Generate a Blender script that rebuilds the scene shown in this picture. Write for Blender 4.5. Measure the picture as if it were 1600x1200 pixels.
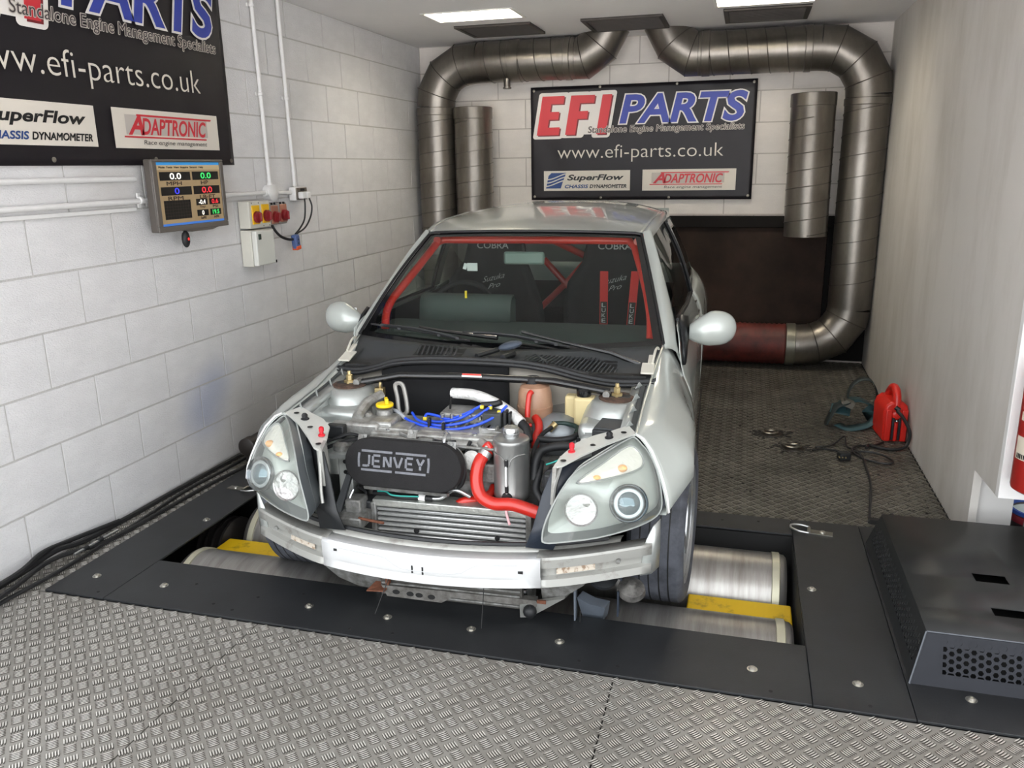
import bpy, bmesh, math, random
from mathutils import Vector, Matrix, Quaternion
for o in list(bpy.data.objects): bpy.data.objects.remove(o)
S = bpy.context.scene
COL = S.collection
PI = math.pi
# ---------------------------------------------------------------- camera
cd = bpy.data.cameras.new('camera'); cam = bpy.data.objects.new('camera', cd); COL.objects.link(cam)
cd.sensor_fit = 'HORIZONTAL'; cd.sensor_width = 36; cd.lens = 1272.88 / 1600 * 36
cd.clip_start = .05; cd.clip_end = 200
RM = Matrix(((.963037, .2689596, -.01484814), (-.05543434, .25182723, .96618325), (-.26360343, .92964713, -.25742854)))
cam.matrix_world = Matrix.Translation((0, 0, 1.5)) @ Matrix((RM[0], RM[1], -RM[2])).transposed().to_4x4()
S.camera = cam
# ---------------------------------------------------------------- sky, view
W = bpy.data.worlds.new('sky'); S.world = W; W.use_nodes = True
bg = W.node_tree.nodes['Background']; bg.inputs[0].default_value = (.93, .965, 1, 1); bg.inputs[1].default_value = 3.0
sl_ = bpy.data.lights.new('sun', 'SUN'); sl_.energy = 88; sl_.angle = .01; sl_.color = (1, .96, .9); so_ = bpy.data.objects.new('sun', sl_); COL.objects.link(so_); so_.rotation_euler = (math.radians(-38), math.radians(12), 0)
pl = bpy.data.lights.new('doorway_portal', 'AREA'); pl.shape = 'RECTANGLE'; pl.size = 4.1; pl.size_y = 2.5; pl.cycles.is_portal = True
po = bpy.data.objects.new('doorway_portal', pl); COL.objects.link(po); po.location = (-.7, .92, 1.25); po.rotation_euler = (PI/2, 0, 0)
S.view_settings.view_transform = 'Standard'; S.view_settings.look = 'None'; S.view_settings.exposure = 0.36; S.view_settings.gamma = 1
S.view_settings.use_curve_mapping = False
LAMP = 60.0
# ---------------------------------------------------------------- materials
def lin(h):
    h = h.lstrip('#'); c = [int(h[i:i+2], 16)/255 for i in (0, 2, 4)]
    return tuple(x/12.92 if x <= .04045 else ((x+.055)/1.055)**2.4 for x in c) + (1,)
MC = {}
def M(name, col, rough=.5, metal=0., noise=0., ns=8., bump=0., bs=60., coat=0., spec=.5, dark=None, emit=0., stretch=None, thr=(.35, .7)):
    if name in MC: return MC[name]
    m = bpy.data.materials.new(name); m.use_nodes = True; MC[name] = m
    nt = m.node_tree; b = nt.nodes['Principled BSDF']; c = lin(col)
    b.inputs['Base Color'].default_value = c; b.inputs['Roughness'].default_value = rough; b.inputs['Metallic'].default_value = metal
    b.inputs['Coat Weight'].default_value = coat; b.inputs['Coat Roughness'].default_value = .06; b.inputs['Specular IOR Level'].default_value = spec
    if emit: b.inputs['Emission Color'].default_value = c; b.inputs['Emission Strength'].default_value = emit
    if noise or bump or dark:
        tc = nt.nodes.new('ShaderNodeTexCoord'); co = tc.outputs['Object']
        if stretch:
            mp = nt.nodes.new('ShaderNodeMapping'); mp.inputs['Scale'].default_value = stretch; nt.links.new(co, mp.inputs[0]); co = mp.outputs[0]
    if noise or dark:
        n = nt.nodes.new('ShaderNodeTexNoise'); n.inputs['Scale'].default_value = ns; n.inputs['Detail'].default_value = 8; n.inputs['Roughness'].default_value = .65
        nt.links.new(co, n.inputs['Vector'])
        r = nt.nodes.new('ShaderNodeValToRGB'); nt.links.new(n.outputs['Fac'], r.inputs[0])
        d = lin(dark) if dark else tuple(x*(1-noise) for x in c[:3]) + (1,)
        r.color_ramp.elements[0].color = d; r.color_ramp.elements[1].color = c
        r.color_ramp.elements[0].position = thr[0]; r.color_ramp.elements[1].position = thr[1]
        nt.links.new(r.outputs[0], b.inputs['Base Color'])
    if bump:
        n2 = nt.nodes.new('ShaderNodeTexNoise'); n2.inputs['Scale'].default_value = bs; n2.inputs['Detail'].default_value = 4
        nt.links.new(co, n2.inputs['Vector'])
        bp = nt.nodes.new('ShaderNodeBump'); bp.inputs['Strength'].default_value = bump; bp.inputs['Distance'].default_value = .01
        nt.links.new(n2.outputs['Fac'], bp.inputs['Height']); nt.links.new(bp.outputs[0], b.inputs['Normal'])
    return m
def glass(name, tint, f0=.06, rough=.0, extra=0., haze=0.):
    m = bpy.data.materials.new(name); m.use_nodes = True; nt = m.node_tree; nt.nodes.clear()
    out = nt.nodes.new('ShaderNodeOutputMaterial'); mx = nt.nodes.new('ShaderNodeMixShader'); t = nt.nodes.new('ShaderNodeBsdfTransparent'); g = nt.nodes.new('ShaderNodeBsdfGlossy')
    t.inputs[0].default_value = lin(tint); g.inputs['Roughness'].default_value = rough
    lw = nt.nodes.new('ShaderNodeLayerWeight'); lw.inputs[0].default_value = .5
    pw = nt.nodes.new('ShaderNodeMath'); pw.operation = 'POWER'; pw.inputs[1].default_value = 4.0; nt.links.new(lw.outputs['Facing'], pw.inputs[0])
    ad = nt.nodes.new('ShaderNodeMath'); ad.operation = 'MULTIPLY_ADD'; ad.inputs[1].default_value = .85; ad.inputs[2].default_value = f0+extra; nt.links.new(pw.outputs[0], ad.inputs[0])
    nt.links.new(ad.outputs[0], mx.inputs[0]); nt.links.new(t.outputs[0], mx.inputs[1]); nt.links.new(g.outputs[0], mx.inputs[2]); nt.links.new(mx.outputs[0], out.inputs[0])
    if haze:
        df = nt.nodes.new('ShaderNodeBsdfDiffuse'); df.inputs[0].default_value = lin('c9ccc6'); m2 = nt.nodes.new('ShaderNodeMixShader'); m2.inputs[0].default_value = haze
        nt.links.new(mx.outputs[0], m2.inputs[1]); nt.links.new(df.outputs[0], m2.inputs[2]); nt.links.new(m2.outputs[0], out.inputs[0])
    MC[name] = m; return m
# ---------------------------------------------------------------- mesh helpers
def V(*a): return Vector(a[0] if len(a) == 1 else a)
def crv(pts, k=6, closed=False):
    P = [V(p) for p in pts]; n = len(P); out = []
    rng = range(n) if closed else range(n-1)
    for i in rng:
        p0 = P[(i-1) % n] if (closed or i > 0) else P[0]*2-P[1]
        p1, p2 = P[i], P[(i+1) % n]
        p3 = P[(i+2) % n] if (closed or i < n-2) else P[-1]*2-P[-2]
        for j in range(k):
            t = j/k
            out.append(.5*((2*p1)+(p2-p0)*t+(2*p0-5*p1+4*p2-p3)*t*t+(3*p1-p0-3*p2+p3)*t**3))
    if not closed: out.append(P[-1])
    return out
def lerp(a, b, t): return a+(b-a)*t
def interp(tab, x):
    if x <= tab[0][0]: return tab[0][1]
    for (x0, y0), (x1, y1) in zip(tab, tab[1:]):
        if x <= x1: return y0+(y1-y0)*(x-x0)/(x1-x0)
    return tab[-1][1]
def basis(d):
    d = V(d).normalized(); a = V(0, 0, 1) if abs(d.z) < .9 else V(1, 0, 0)
    x = a.cross(d).normalized(); return x, d.cross(x), d
class MB:
    def __init__(s): s.v = []; s.f = []; s.m = []
    def add(s, vs, fs, mi=0):
        o = len(s.v); s.v += [tuple(p) for p in vs]; s.f += [[i+o for i in f] for f in fs]; s.m += [mi]*len(fs); return s
    def box(s, c, size, rot=None, mi=0, taper=1.0):
        c = V(c); h = [x/2 for x in size]; vs = []
        for z in (-1, 1):
            t = taper if z > 0 else 1
            for x, y in ((-1, -1), (1, -1), (1, 1), (-1, 1)):
                p = V(x*h[0]*t, y*h[1]*t, z*h[2]); vs.append(c+(rot @ p if rot else p))
        return s.add(vs, [[3, 2, 1, 0], [4, 5, 6, 7], [0, 1, 5, 4], [1, 2, 6, 5], [2, 3, 7, 6], [3, 0, 4, 7]], mi)
    def bx(s, a, b, mi=0): return s.box([(p+q)/2 for p, q in zip(a, b)], [abs(q-p) for p, q in zip(a, b)], None, mi)
    def tube(s, path, r, n=10, closed=False, caps=True, mi=0):
        P = [V(p) for p in path]; N = len(P); R = r if isinstance(r, (list, tuple)) else [r]*N
        rings = []; x = None
        for i in range(N):
            if closed: din = (P[i]-P[i-1]).normalized(); dout = (P[(i+1) % N]-P[i]).normalized()
            else:
                din = (P[i]-P[i-1]).normalized() if i else (P[1]-P[0]).normalized()
                dout = (P[i+1]-P[i]).normalized() if i < N-1 else din
            if x is None: x = basis(din)[0]
            x = (x-din*x.dot(din)).normalized(); y = din.cross(x); nb = (din+dout)
            nb = nb.normalized() if nb.length > 1e-6 else din
            rr = []
            for k in range(n):
                a = 2*PI*k/n; q = (x*math.cos(a)+y*math.sin(a))*R[i]
                dn = din.dot(nb)
                if dn > .5: q = q-din*(q.dot(nb)/dn)
                rr.append(P[i]+q)
            rings.append(rr)
            x = (x-dout*x.dot(dout)).normalized()
        vs = [p for r_ in rings for p in r_]; fs = []
        for i in range(N if closed else N-1):
            j = (i+1) % N
            for k in range(n): fs.append([i*n+k, i*n+(k+1) % n, j*n+(k+1) % n, j*n+k])
        if caps and not closed: fs += [list(range(n))[::-1], [(N-1)*n+k for k in range(n)]]
        return s.add(vs, fs, mi)
    def cyl(s, a, b, r, n=16, r2=None, mi=0): return s.tube([a, b], [r, r if r2 is None else r2], n, mi=mi)
    def lathe(s, prof, o, ax=(0, 0, 1), n=24, mi=0, xs=1.0, cap=True):
        if tuple(prof[0]) == tuple(prof[-1]): cap = False
        x, y, d = basis(ax); o = V(o); vs = []; fs = []
        for r, h in prof:
            for k in range(n):
                a = 2*PI*k/n; vs.append(o+d*h+x*(r*xs*math.cos(a))+y*(r*math.sin(a)))
        for i in range(len(prof)-1):
            for k in range(n): fs.append([i*n+k, i*n+(k+1) % n, (i+1)*n+(k+1) % n, (i+1)*n+k])
        if cap and prof[0][0] > 1e-5: fs.append(list(range(n))[::-1])
        if cap and prof[-1][0] > 1e-5: fs.append([(len(prof)-1)*n+k for k in range(n)])
        return s.add(vs, fs, mi)
    def prism(s, poly, ez, mi=0):
        P = [V(p) for p in poly]; n = len(P); e = V(ez)
        return s.add(P+[p+e for p in P], [list(range(n))[::-1], list(range(n, 2*n))]+[[i, (i+1) % n, n+(i+1) % n, n+i] for i in range(n)], mi)
    def grid(s, rows, closed=False, mi=0, mfn=None):
        n = len(rows[0]); vs = [p for r in rows for p in r]; o = len(s.v); s.v += [tuple(p) for p in vs]
        for i in range(len(rows)-1):
            for k in range(n if closed else n-1):
                s.f.append([o+i*n+k, o+i*n+(k+1) % n, o+(i+1)*n+(k+1) % n, o+(i+1)*n+k]); s.m.append(mfn(i, k) if mfn else mi)
        return s
    def ball(s, c, r, n=14, mi=0, rot=None):
        c = V(c); r = r if isinstance(r, (tuple, list)) else (r, r, r); rows = []
        for i in range(n//2+1):
            a = PI*i/(n//2); row = []
            for k in range(n):
                b = 2*PI*k/n; p = V(r[0]*math.sin(a)*math.cos(b), r[1]*math.sin(a)*math.sin(b), r[2]*math.cos(a)); row.append(c+(rot @ p if rot else p))
            rows.append(row)
        return s.grid(rows, True, mi)
    def build(s, name, mat, parent=None, angle=38, bevel=0., solid=0., sub=0, weld=False, segs=2):
        me = bpy.data.meshes.new(name); me.from_pydata(s.v, [], s.f)
        mats = mat if isinstance(mat, (list, tuple)) else [mat]
        for m in mats: me.materials.append(m)
        if len(mats) > 1: me.polygons.foreach_set('material_index', s.m)
        if weld:
            b = bmesh.new(); b.from_mesh(me); bmesh.ops.remove_doubles(b, verts=b.verts, dist=1e-4); bmesh.ops.recalc_face_normals(b, faces=b.faces); b.to_mesh(me); b.free()
        me.update(); me.shade_smooth(); me.set_sharp_from_angle(angle=math.radians(angle))
        o = bpy.data.objects.new(name, me); COL.objects.link(o)
        if parent: o.parent = parent
        if solid: md = o.modifiers.new('t', 'SOLIDIFY'); md.thickness = solid; md.offset = 0
        if bevel: md = o.modifiers.new('b', 'BEVEL'); md.width = bevel; md.segments = segs; md.limit_method = 'ANGLE'; md.angle_limit = math.radians(40)
        if sub: md = o.modifiers.new('s', 'SUBSURF'); md.levels = sub; md.render_levels = sub
        return o
def tag(o, label=None, cat=None, group=None, kind=None):
    if label: o['label'] = label
    if cat: o['category'] = cat
    if group: o['group'] = group
    if kind: o['kind'] = kind
    return o
def empty(name, loc=(0, 0, 0), rz=0., parent=None):
    o = bpy.data.objects.new(name, None); COL.objects.link(o); o.location = loc; o.rotation_euler = (0, 0, rz); o.empty_display_size = .05
    if parent: o.parent = parent
    return o
def clone(o, parent=None):
    c = o.copy(); COL.objects.link(c); c.parent = parent
    for ch in [x for x in COL.objects if x.parent == o]: clone(ch, c)
    return c
TXT = {}
def glyphs(body, shear=0., off=0., res=4):
    k = (body, shear, off)
    if k in TXT: return TXT[k]
    cu = bpy.data.curves.new('lettering', 'FONT'); cu.body = body; cu.shear = shear; cu.offset = off; cu.resolution_u = res; cu.fill_mode = 'FRONT'
    o = bpy.data.objects.new('lettering', cu); COL.objects.link(o)
    dg = bpy.context.evaluated_depsgraph_get(); me = bpy.data.meshes.new_from_object(o.evaluated_get(dg))
    vs = [tuple(v.co) for v in me.vertices]; fs = [list(p.vertices) for p in me.polygons]
    bpy.data.objects.remove(o); bpy.data.curves.remove(cu); bpy.data.meshes.remove(me)
    xs = [v[0] for v in vs]; ys = [v[1] for v in vs]
    TXT[k] = (vs, fs, min(xs), max(xs), min(ys), max(ys)); return TXT[k]
def text(name, body, o, ex, ez, mat, parent, shear=0., off=0., ref=None, lift=0., halo=0.):
    """lettering filling the parallelogram o, o+ex, o+ez; ref gives the glyph box the frame is fitted to"""
    vs, fs, x0, x1, y0, y1 = glyphs(body, shear, off)
    if ref is not None: _, _, x0, x1, y0, y1 = glyphs(body, shear, ref)
    o, ex, ez = V(o), V(ex), V(ez); n = ex.cross(ez).normalized()*lift
    b = MB(); eu, ew = ex.normalized()*halo, ez.normalized()*halo
    for k in (range(10) if halo else (0,)):
        d = eu*math.cos(k*PI/5)+ew*math.sin(k*PI/5)+ex.cross(ez).normalized()*(k*7e-5 if halo else 0); b.add([o+ex*((v[0]-x0)/(x1-x0))+ez*((v[1]-y0)/(y1-y0))+n+d for v in vs], fs)
    return b.build(name, mat, parent)

# ================================================================ materials of the room
block_paint = M('block_paint', 'e3e2e2', .62, noise=.10, ns=3, bump=.45, bs=55)
def wall_stain(m, spots):
    nt = m.node_tree; b = nt.nodes['Principled BSDF']; src = b.inputs['Base Color'].links[0].from_socket; ge = nt.nodes.new('ShaderNodeNewGeometry')
    for p, rad, col, k in spots:
        d = nt.nodes.new('ShaderNodeVectorMath'); d.operation = 'DISTANCE'; d.inputs[1].default_value = p; nt.links.new(ge.outputs['Position'], d.inputs[0])
        mr = nt.nodes.new('ShaderNodeMapRange'); mr.interpolation_type = 'SMOOTHSTEP'; mr.inputs[1].default_value = 0; mr.inputs[2].default_value = rad; mr.inputs[3].default_value = k; mr.inputs[4].default_value = 0; nt.links.new(d.outputs['Value'], mr.inputs[0])
        mx = nt.nodes.new('ShaderNodeMix'); mx.data_type = 'RGBA'; nt.links.new(mr.outputs[0], mx.inputs['Factor']); nt.links.new(src, mx.inputs['A']); mx.inputs['B'].default_value = lin(col); src = mx.outputs['Result']
    nt.links.new(src, b.inputs['Base Color'])
wall_stain(block_paint, [((-2.6, 3.42, .33), .26, '8f9bbd', .55), ((-2.6, 3.55, .44), .2, 'a3acc6', .5), ((-2.6, 3.85, .12), .5, '8f8a83', .6), ((-2.6, 4.3, .1), .5, '8f8a83', .6), ((-2.6, 3.0, 1.44), .35, 'b8b2aa', .35), ((-2.6, 3.75, 1.36), .22, '9d968d', .5), ((-2.6, 6.5, 1.6), .5, 'aaa49b', .5)])
mortar = M('mortar_paint', 'bfbdba', .75, bump=.4, bs=90)
back_paint = M('back_block_paint', 'e3ddd6', .65, noise=.08, ns=3, bump=.3, bs=60)
right_paint = M('right_wall_paint', 'cfcbc5', .55, dark='bbb6ae', ns=1.6, bump=.06, bs=25, stretch=(1, 1.6, .5), thr=(.33, .58))
white_gloss = M('white_gloss', 'e9e8e6', .4, noise=.05, ns=6)
ceil_paint = M('ceiling_paint', 'edebea', .8, noise=.05, ns=2)
tread = M('tread_plate', '918e88', .45, .35, dark='77736c', ns=2.4, bump=.1, bs=120, thr=(.3, .6))
tread_back = M('tread_plate_oily', '858177', .42, .4, dark='5d5a51', ns=3, bump=.15, bs=120, thr=(.35, .65))
bar_m = M('tread_bar', 'dedbd5', .34, .45, dark='c4c0b8', ns=2.4, thr=(.3, .6))
bar_back = M('tread_bar_oily', 'a6a294', .36, .6, dark='6b675b', ns=3, thr=(.35, .65))
deck_m = M('deck_paint', '26282a', .48, .1, dark='1b1c1e', ns=5, bump=.05, bs=200, thr=(.3, .7))
black_m = M('matt_black', '141414', .6)
pit_m = M('pit_black', '0d0d0d', .8)
steel = M('steel', 'b9b9b7', .3, .9, noise=.2, ns=12)
roller_m = M('roller_steel', 'b3b1ad', .36, .85, dark='8d8984', ns=4, stretch=(6, .6, .6), bump=.04, bs=90)
yellow_m = M('yellow_paint', 'd8b20a', .5, dark='7d6410', ns=9, thr=(.3, .45))
galv = M('galvanised', '96918a', .34, .9, dark='625d56', ns=2.2, stretch=(1, 1, .35), thr=(.3, .7))
seam_m = M('duct_seam', '5f5b55', .4, .8)
red_flex = M('red_flex_hose', '66211a', .6, dark='3a1510', ns=7)
# ================================================================ setting
XL, XR, YF, YB, ZC = -2.61, .93, 1.0, 6.6, 2.44
PX0, PX1, PY0, PY1 = -2.165, .264, 2.462, 3.30            # roller pit
DX0, DX1, DY0, DY1 = -2.43, 2.05, 2.155, 3.455          # steel deck
floor = MB()
floor.bx((XL-.3, YF, -.5), (2.3, PY0, -.006)).bx((XL-.3, PY1, -.5), (2.3, YB+.2, -.006)).bx((XL-.3, PY0, -.5), (DX0+.01, PY1, -.006)).bx((PX1, PY0, -.5), (2.3, PY1, -.006)).bx((DX0, PY0, -.55), (PX1, PY1, -.45))
floor = tag(floor.build('floor', pit_m), kind='structure')
g = MB().bx((-30, -40, -.12), (30, YF-.004, -.02)); tag(g.build('ground', M('asphalt', '77777a', .9, noise=.2, ns=5)), kind='structure')
def plate(x0, x1, y0, y1, m):
    b = MB().bx((x0+.0025, y0+.0025, -.006), (x1-.0025, y1-.0025, 0)); return b.build('floor_plate', m, floor)
xs = [XL, -1.53, -.305, .92, 2.14]
for a, b in zip(xs, xs[1:]): plate(a, b, YF, DY0, tread)
plate(XL, DX0, DY0, DY1, tread)
for y0, y1 in ((DY1, 5.3), (5.3, YB)):
    for a, b in zip(xs[:3], xs[1:4]): plate(a, b, y0, y1, tread_back)
def bars(x0, x1, y0, y1, m):
    vs = []; fs = []; P = .06
    mi = []
    def bar(cx, cy, dx, dy):
        nx, ny = -dy, dx; o = len(vs)
        for L, w, h in ((.0165, .0030, 0), (.0142, .0016, .0028)):
            for a_, b_ in ((1, 0), (.5, 1), (-.5, 1), (-1, 0), (-.5, -1), (.5, -1)): vs.append((cx+dx*L*a_+nx*w*b_, cy+dy*L*a_+ny*w*b_, h))
        for q in range(6): fs.append([o+q, o+(q+1) % 6, o+6+(q+1) % 6, o+6+q])
        fs.append([o+6+q for q in range(6)]); mi.extend([1]*6+[0])
    c = math.sqrt(.5)
    for (ax, ay, dx, dy) in ((-1.312, 1.714, c, c), (-1.34, 1.683, c, -c)):
        i0 = math.ceil((x0+.008-ax)/P); i1 = math.floor((x1-.008-ax)/P); j0 = math.ceil((y0+.008-ay)/P); j1 = math.floor((y1-.008-ay)/P)
        for i in range(i0, i1+1):
            for j in range(j0, j1+1):
                for k in (-2, -1, 0, 1, 2): bar(ax+i*P-dy*k*.0072, ay+j*P+dx*k*.0072, dx, dy)
    me = bpy.data.meshes.new('tread_bars'); me.from_pydata(vs, [], fs); me.materials.append(m[0]); me.materials.append(m[1]); me.polygons.foreach_set('material_index', mi)
    o = bpy.data.objects.new('tread_bars', me); COL.objects.link(o); o.parent = floor; o['kind'] = 'stuff'
bar_s = M('tread_bar_flank', '4b463f', .5, .2, noise=.2, ns=3); bar_s2 = M('tread_bar_flank_oily', '423e37', .5, .2, noise=.2, ns=3)  # dark flank colour holds both packed dirt and the bars' shadowed sides
bars(XL+.01, 1.9, 1.0, DY0, (bar_m, bar_s)); bars(XL, DX0, DY0, DY1, (bar_m, bar_s)); bars(XL, XR, DY1, YB, (bar_back, bar_s2))

def wall_blocks(root, m, origin, ux, n, length, first_even, first_odd, z0=.005):
    """running bond of painted blocks; u runs along the wall, n is the inward normal"""
    ph, pl_ = .2235, .4475
    me0 = None
    for k in range(11):
        zb = z0+k*ph; zt = min(zb+ph, ZC); off = (first_even if k % 2 == 0 else first_odd) % pl_ - pl_
        while off < length-.02:
            a, b = max(off, 0), min(off+pl_, length)
            if b-a > .03:
                if me0 is None:
                    bm = bmesh.new(); bmesh.ops.create_cube(bm, size=1)
                    fr = [e for e in bm.edges if all(v.co.y < 0 for v in e.verts)]
                    bmesh.ops.bevel(bm, geom=fr, offset=.012, segments=1, affect='EDGES')
                    for v in bm.verts:
                        v.co.y = min(v.co.y, .5)
                    me0 = bpy.data.meshes.new('block'); bm.to_mesh(me0); bm.free(); me0.materials.append(m)
                o = bpy.data.objects.new('block', me0); COL.objects.link(o); o.parent = root
                c = V(origin)+V(ux)*((a+b)/2)+V(0, 0, (zb+zt)/2)
                rz = math.atan2(ux[1], ux[0])
                o.matrix_local = Matrix.Translation(c+V(n)*(-.008+random.uniform(-.0012, .0012))) @ Matrix.Rotation(rz, 4, 'Z') @ Matrix.Diagonal((b-a-.009, .022, zt-zb-.009, 1))
            off += pl_
random.seed(3)
wl = MB().bx((XL-.22, YF, -.1), (XL-.001, YB+.2, ZC+.1)); wl = tag(wl.build('wall_left', mortar), kind='structure')
wall_blocks(wl, block_paint, (XL, YF, 0), (0, 1, 0), (1, 0, 0), YB-YF, 2.732-YF, 2.956-YF)
for o in [x for x in COL.objects if x.parent == wl]: o.rotation_euler[2] += 0
wb = MB().bx((XL, YB+.001, -.1), (XR+.1, YB+.2, ZC+.1)); wb = tag(wb.build('wall_back', M('back_mortar', 'b9b2aa', .75)), kind='structure')
wall_blocks(wb, back_paint, (XL, YB, 0), (1, 0, 0), (0, -1, 0), XR-XL, -1.725-XL, -1.95-XL)
# right wall: smooth, its front foot cut away on the slant
poly = [(XR, YB+.2, -.1), (XR, 3.40, -.1), (XR, 3.40, .325), (XR, 3.10, .327), (XR, 3.10, ZC+.1), (XR, YB+.2, ZC+.1)]
poly[2] = (XR, 3.395, .318)
wr = MB().prism(poly, (.03, 0, 0)).build('wall_right', right_paint); tag(wr, kind='structure')
pier = MB().bx((XR+.004, 3.42, -.1), (1.09, 3.9, .7)).bx((XR+.03, 3.115, .335), (2.3, 3.4, ZC+.1)); tag(pier.build('trim_1', M('pier_paint', 'd3d1ce', .6, dark='a9a294', ns=4, thr=(.25, .5))), kind='structure')
pb = MB().bx((XR-.002, 3.075, .328), (2.3, 3.112, ZC)); tag(pb.build('trim_2', white_gloss, bevel=.003), kind='structure')
rb = MB().bx((1.09, 3.9, -.1), (2.3, 4.0, .7)); tag(rb.build('trim_3', M('dim_grey', '5d5a58', .8)), kind='structure')
wr2 = MB().bx((2.3, YF, -.1), (2.4, 4.0, ZC)); tag(wr2.build('wall_far_right', right_paint), kind='structure')
# ceiling with holes for two lamps and three vents
holes = [(-2.03, -1.45, 5.21, 5.53), (-.24, .34, 5.36, 5.62)]
cb = MB(); X_ = sorted({XL-.2, 2.4}|{h[0] for h in holes}|{h[1] for h in holes}); Y_ = sorted({YF, YB+.2}|{h[2] for h in holes}|{h[3] for h in holes})
for a, b in zip(X_, X_[1:]):
    for c, d in zip(Y_, Y_[1:]):
        if not any(a >= h[0]-1e-6 and b <= h[1]+1e-6 and c >= h[2]-1e-6 and d <= h[3]+1e-6 for h in holes): cb.bx((a, c, ZC), (b, d, ZC+.1))
tag(cb.build('ceiling', ceil_paint), kind='structure')
# ================================================================ ceiling lamps and vents
tube_m = M('lamp_tube', 'fff6e6', emit=LAMP); louvre_m = M('louvre', 'f0efe9', .35)
for i, h in enumerate(holes):
    x0, x1, y0, y1 = h; r = empty('ceiling_light', ((x0+x1)/2, (y0+y1)/2, ZC))
    tag(r, ('recessed fluorescent ceiling light with white louvres, above the left corner duct', 'recessed fluorescent ceiling light with white louvres, cut by the top edge of the photo')[i], 'light', 'recessed fluorescent ceiling lights')
    w, d = (x1-x0)/2, (y1-y0)/2
    MB().bx((-w, -d, .09), (w, d, .1)).bx((-w, -d, 0), (-w+.004, d, .1)).bx((w-.004, -d, 0), (w, d, .1)).bx((-w, -d, 0), (w, -d+.004, .1)).bx((-w, d-.004, 0), (w, d, .1)).build('housing', louvre_m, r)
    f = MB()
    f.bx((-w-.012, -d-.012, -.004), (w+.012, -d+.008, 0)).bx((-w-.012, d-.008, -.004), (w+.012, d+.012, 0)).bx((-w-.012, -d, -.004), (-w+.008, d, 0)).bx((w-.008, -d, -.004), (w+.012, d, 0)); f.build('frame', louvre_m, r)
    for q in (-.66, 0, .66): MB().cyl((-w+.02, d*q, .055), (w-.02, d*q, .055), .013, 10).build('tube', tube_m, r)
    for k in range(1, 6): MB().bx((-w+2*w*k/6-.002, -d, .004), (-w+2*w*k/6+.002, d, .03)).build('louvre_blade', louvre_m, r)
    for q in (-.33, .33): MB().bx((-w, d*q-.002, .004), (w, d*q+.002, .03)).build('louvre_blade', louvre_m, r)
vent_m = M('vent_grille', '4b4642', .6, .2); vent_d = M('vent_dark', '221f1d', .8)
for i, (x0, x1, y0, y1, w_) in enumerate(((-2.0, -1.46, 5.72, 6.18, 'left one over the corner duct'), (-1.12, -.58, 5.74, 6.24, 'middle one between the two slanting duct ends'), (-.2, .33, 5.71, 6.2, 'right one beside the lamp at the photo top'))):
    r = empty('ceiling_vent', ((x0+x1)/2, (y0+y1)/2, ZC)); tag(r, 'dark square ceiling vent grille, the '+w_, 'vent', 'ceiling vents')
    w, d = (x1-x0)/2, (y1-y0)/2
    MB().bx((-w, -d, -.002), (w, d, 0)).build('backing', vent_d, r)
    f = MB(); f.bx((-w, -d, -.016), (w, -d+.03, -.002)).bx((-w, d-.03, -.016), (w, d, -.002)).bx((-w, -d+.03, -.016), (-w+.03, d-.03, -.002)).bx((w-.03, -d+.03, -.016), (w, d-.03, -.002)); f.build('frame', vent_m, r, bevel=.003)
    n = 14
    for k in range(n):
        y = -d+.04+(2*d-.08)*k/(n-1); MB().bx((-w+.03, y-.004, -.011), (w-.03, y+.004, -.002)).build('slat', vent_m, r)
# ================================================================ ducts
def duct_seams(r, path, rad, pitch, m=seam_m):
    P = [V(p) for p in path]
    L = (P[1]-P[0]).length; d = (P[1]-P[0]).normalized(); x, y, _ = basis(d); n = int(L/pitch)
    for i in range(n):
        pts = []
        for k in range(25):
            a = 2*PI*k/24; pts.append(P[0]+d*(pitch*(i+k/24)+.01)+(x*math.cos(a)+y*math.sin(a))*(rad+.001))
        MB().tube(pts, .0035, 5).build('seam', m, r)
def ring(r, c, d, rad, w, m=galv, name='collar'): 
    c = V(c); d = V(d).normalized(); return MB().lathe([(rad, -w/2), (rad+.006, -w/2+.004), (rad+.006, w/2-.004), (rad, w/2)], c, d, 32, cap=False).build(name, m, r)
DY, DR = 6.4, .15
# left corner duct
r = empty('extraction_duct', (0, 0, 0)); tag(r, 'bent galvanised duct in the left rear corner, running up and along the ceiling', 'duct')
dl = [(-2.406, DY, 0), (-2.406, DY, 1.96)]; arc = [(-2.106-.3*math.cos(a), DY, 1.985+.295*math.sin(a)) for a in (math.radians(q) for q in (15, 45, 75))]
hl = [(-2.03, DY, 2.28), (-1.22, DY, 2.28)]; hl_ = [hl[0], (-1.275, DY, 2.28)]
MB().tube(dl, DR, 36).build('vertical_run', galv, r); duct_seams(r, dl, DR, .115)
MB().tube([dl[1]]+arc+[hl[0]], DR, 36).build('elbow', galv, r)
hl_ = [hl[0], (-1.272, DY, 2.28)]; MB().tube(hl_, DR, 36).build('horizontal_run', galv, r); duct_seams(r, hl_, DR, .13)
tl = [V(hl[1])+V(-.05, 0, 0), hl[1], (-1.10, DY, 2.36), (-.99, DY, 2.56)]
MB().tube(tl, DR, 36).build('slanted_end', galv, r)
pp = [dl[1]]+arc+[hl[0]]; tj = [(-1.4, DY, 2.28), hl[1], (-1.10, DY, 2.36), (-.99, DY, 2.56)]
for pp, i in [(pp, i) for i in range(1, len(pp)-1)]+[(tj, 1), (tj, 2)]:
    d = (V(pp[i+1])-V(pp[i-1])).normalized(); x, y, _ = basis(d); MB().tube([V(pp[i])+(x*math.cos(a)*1.0+y*math.sin(a))*(DR*1.035) for a in [2*PI*k/36 for k in range(36)]], .0035, 6, True).build('joint', seam_m, r)
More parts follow.
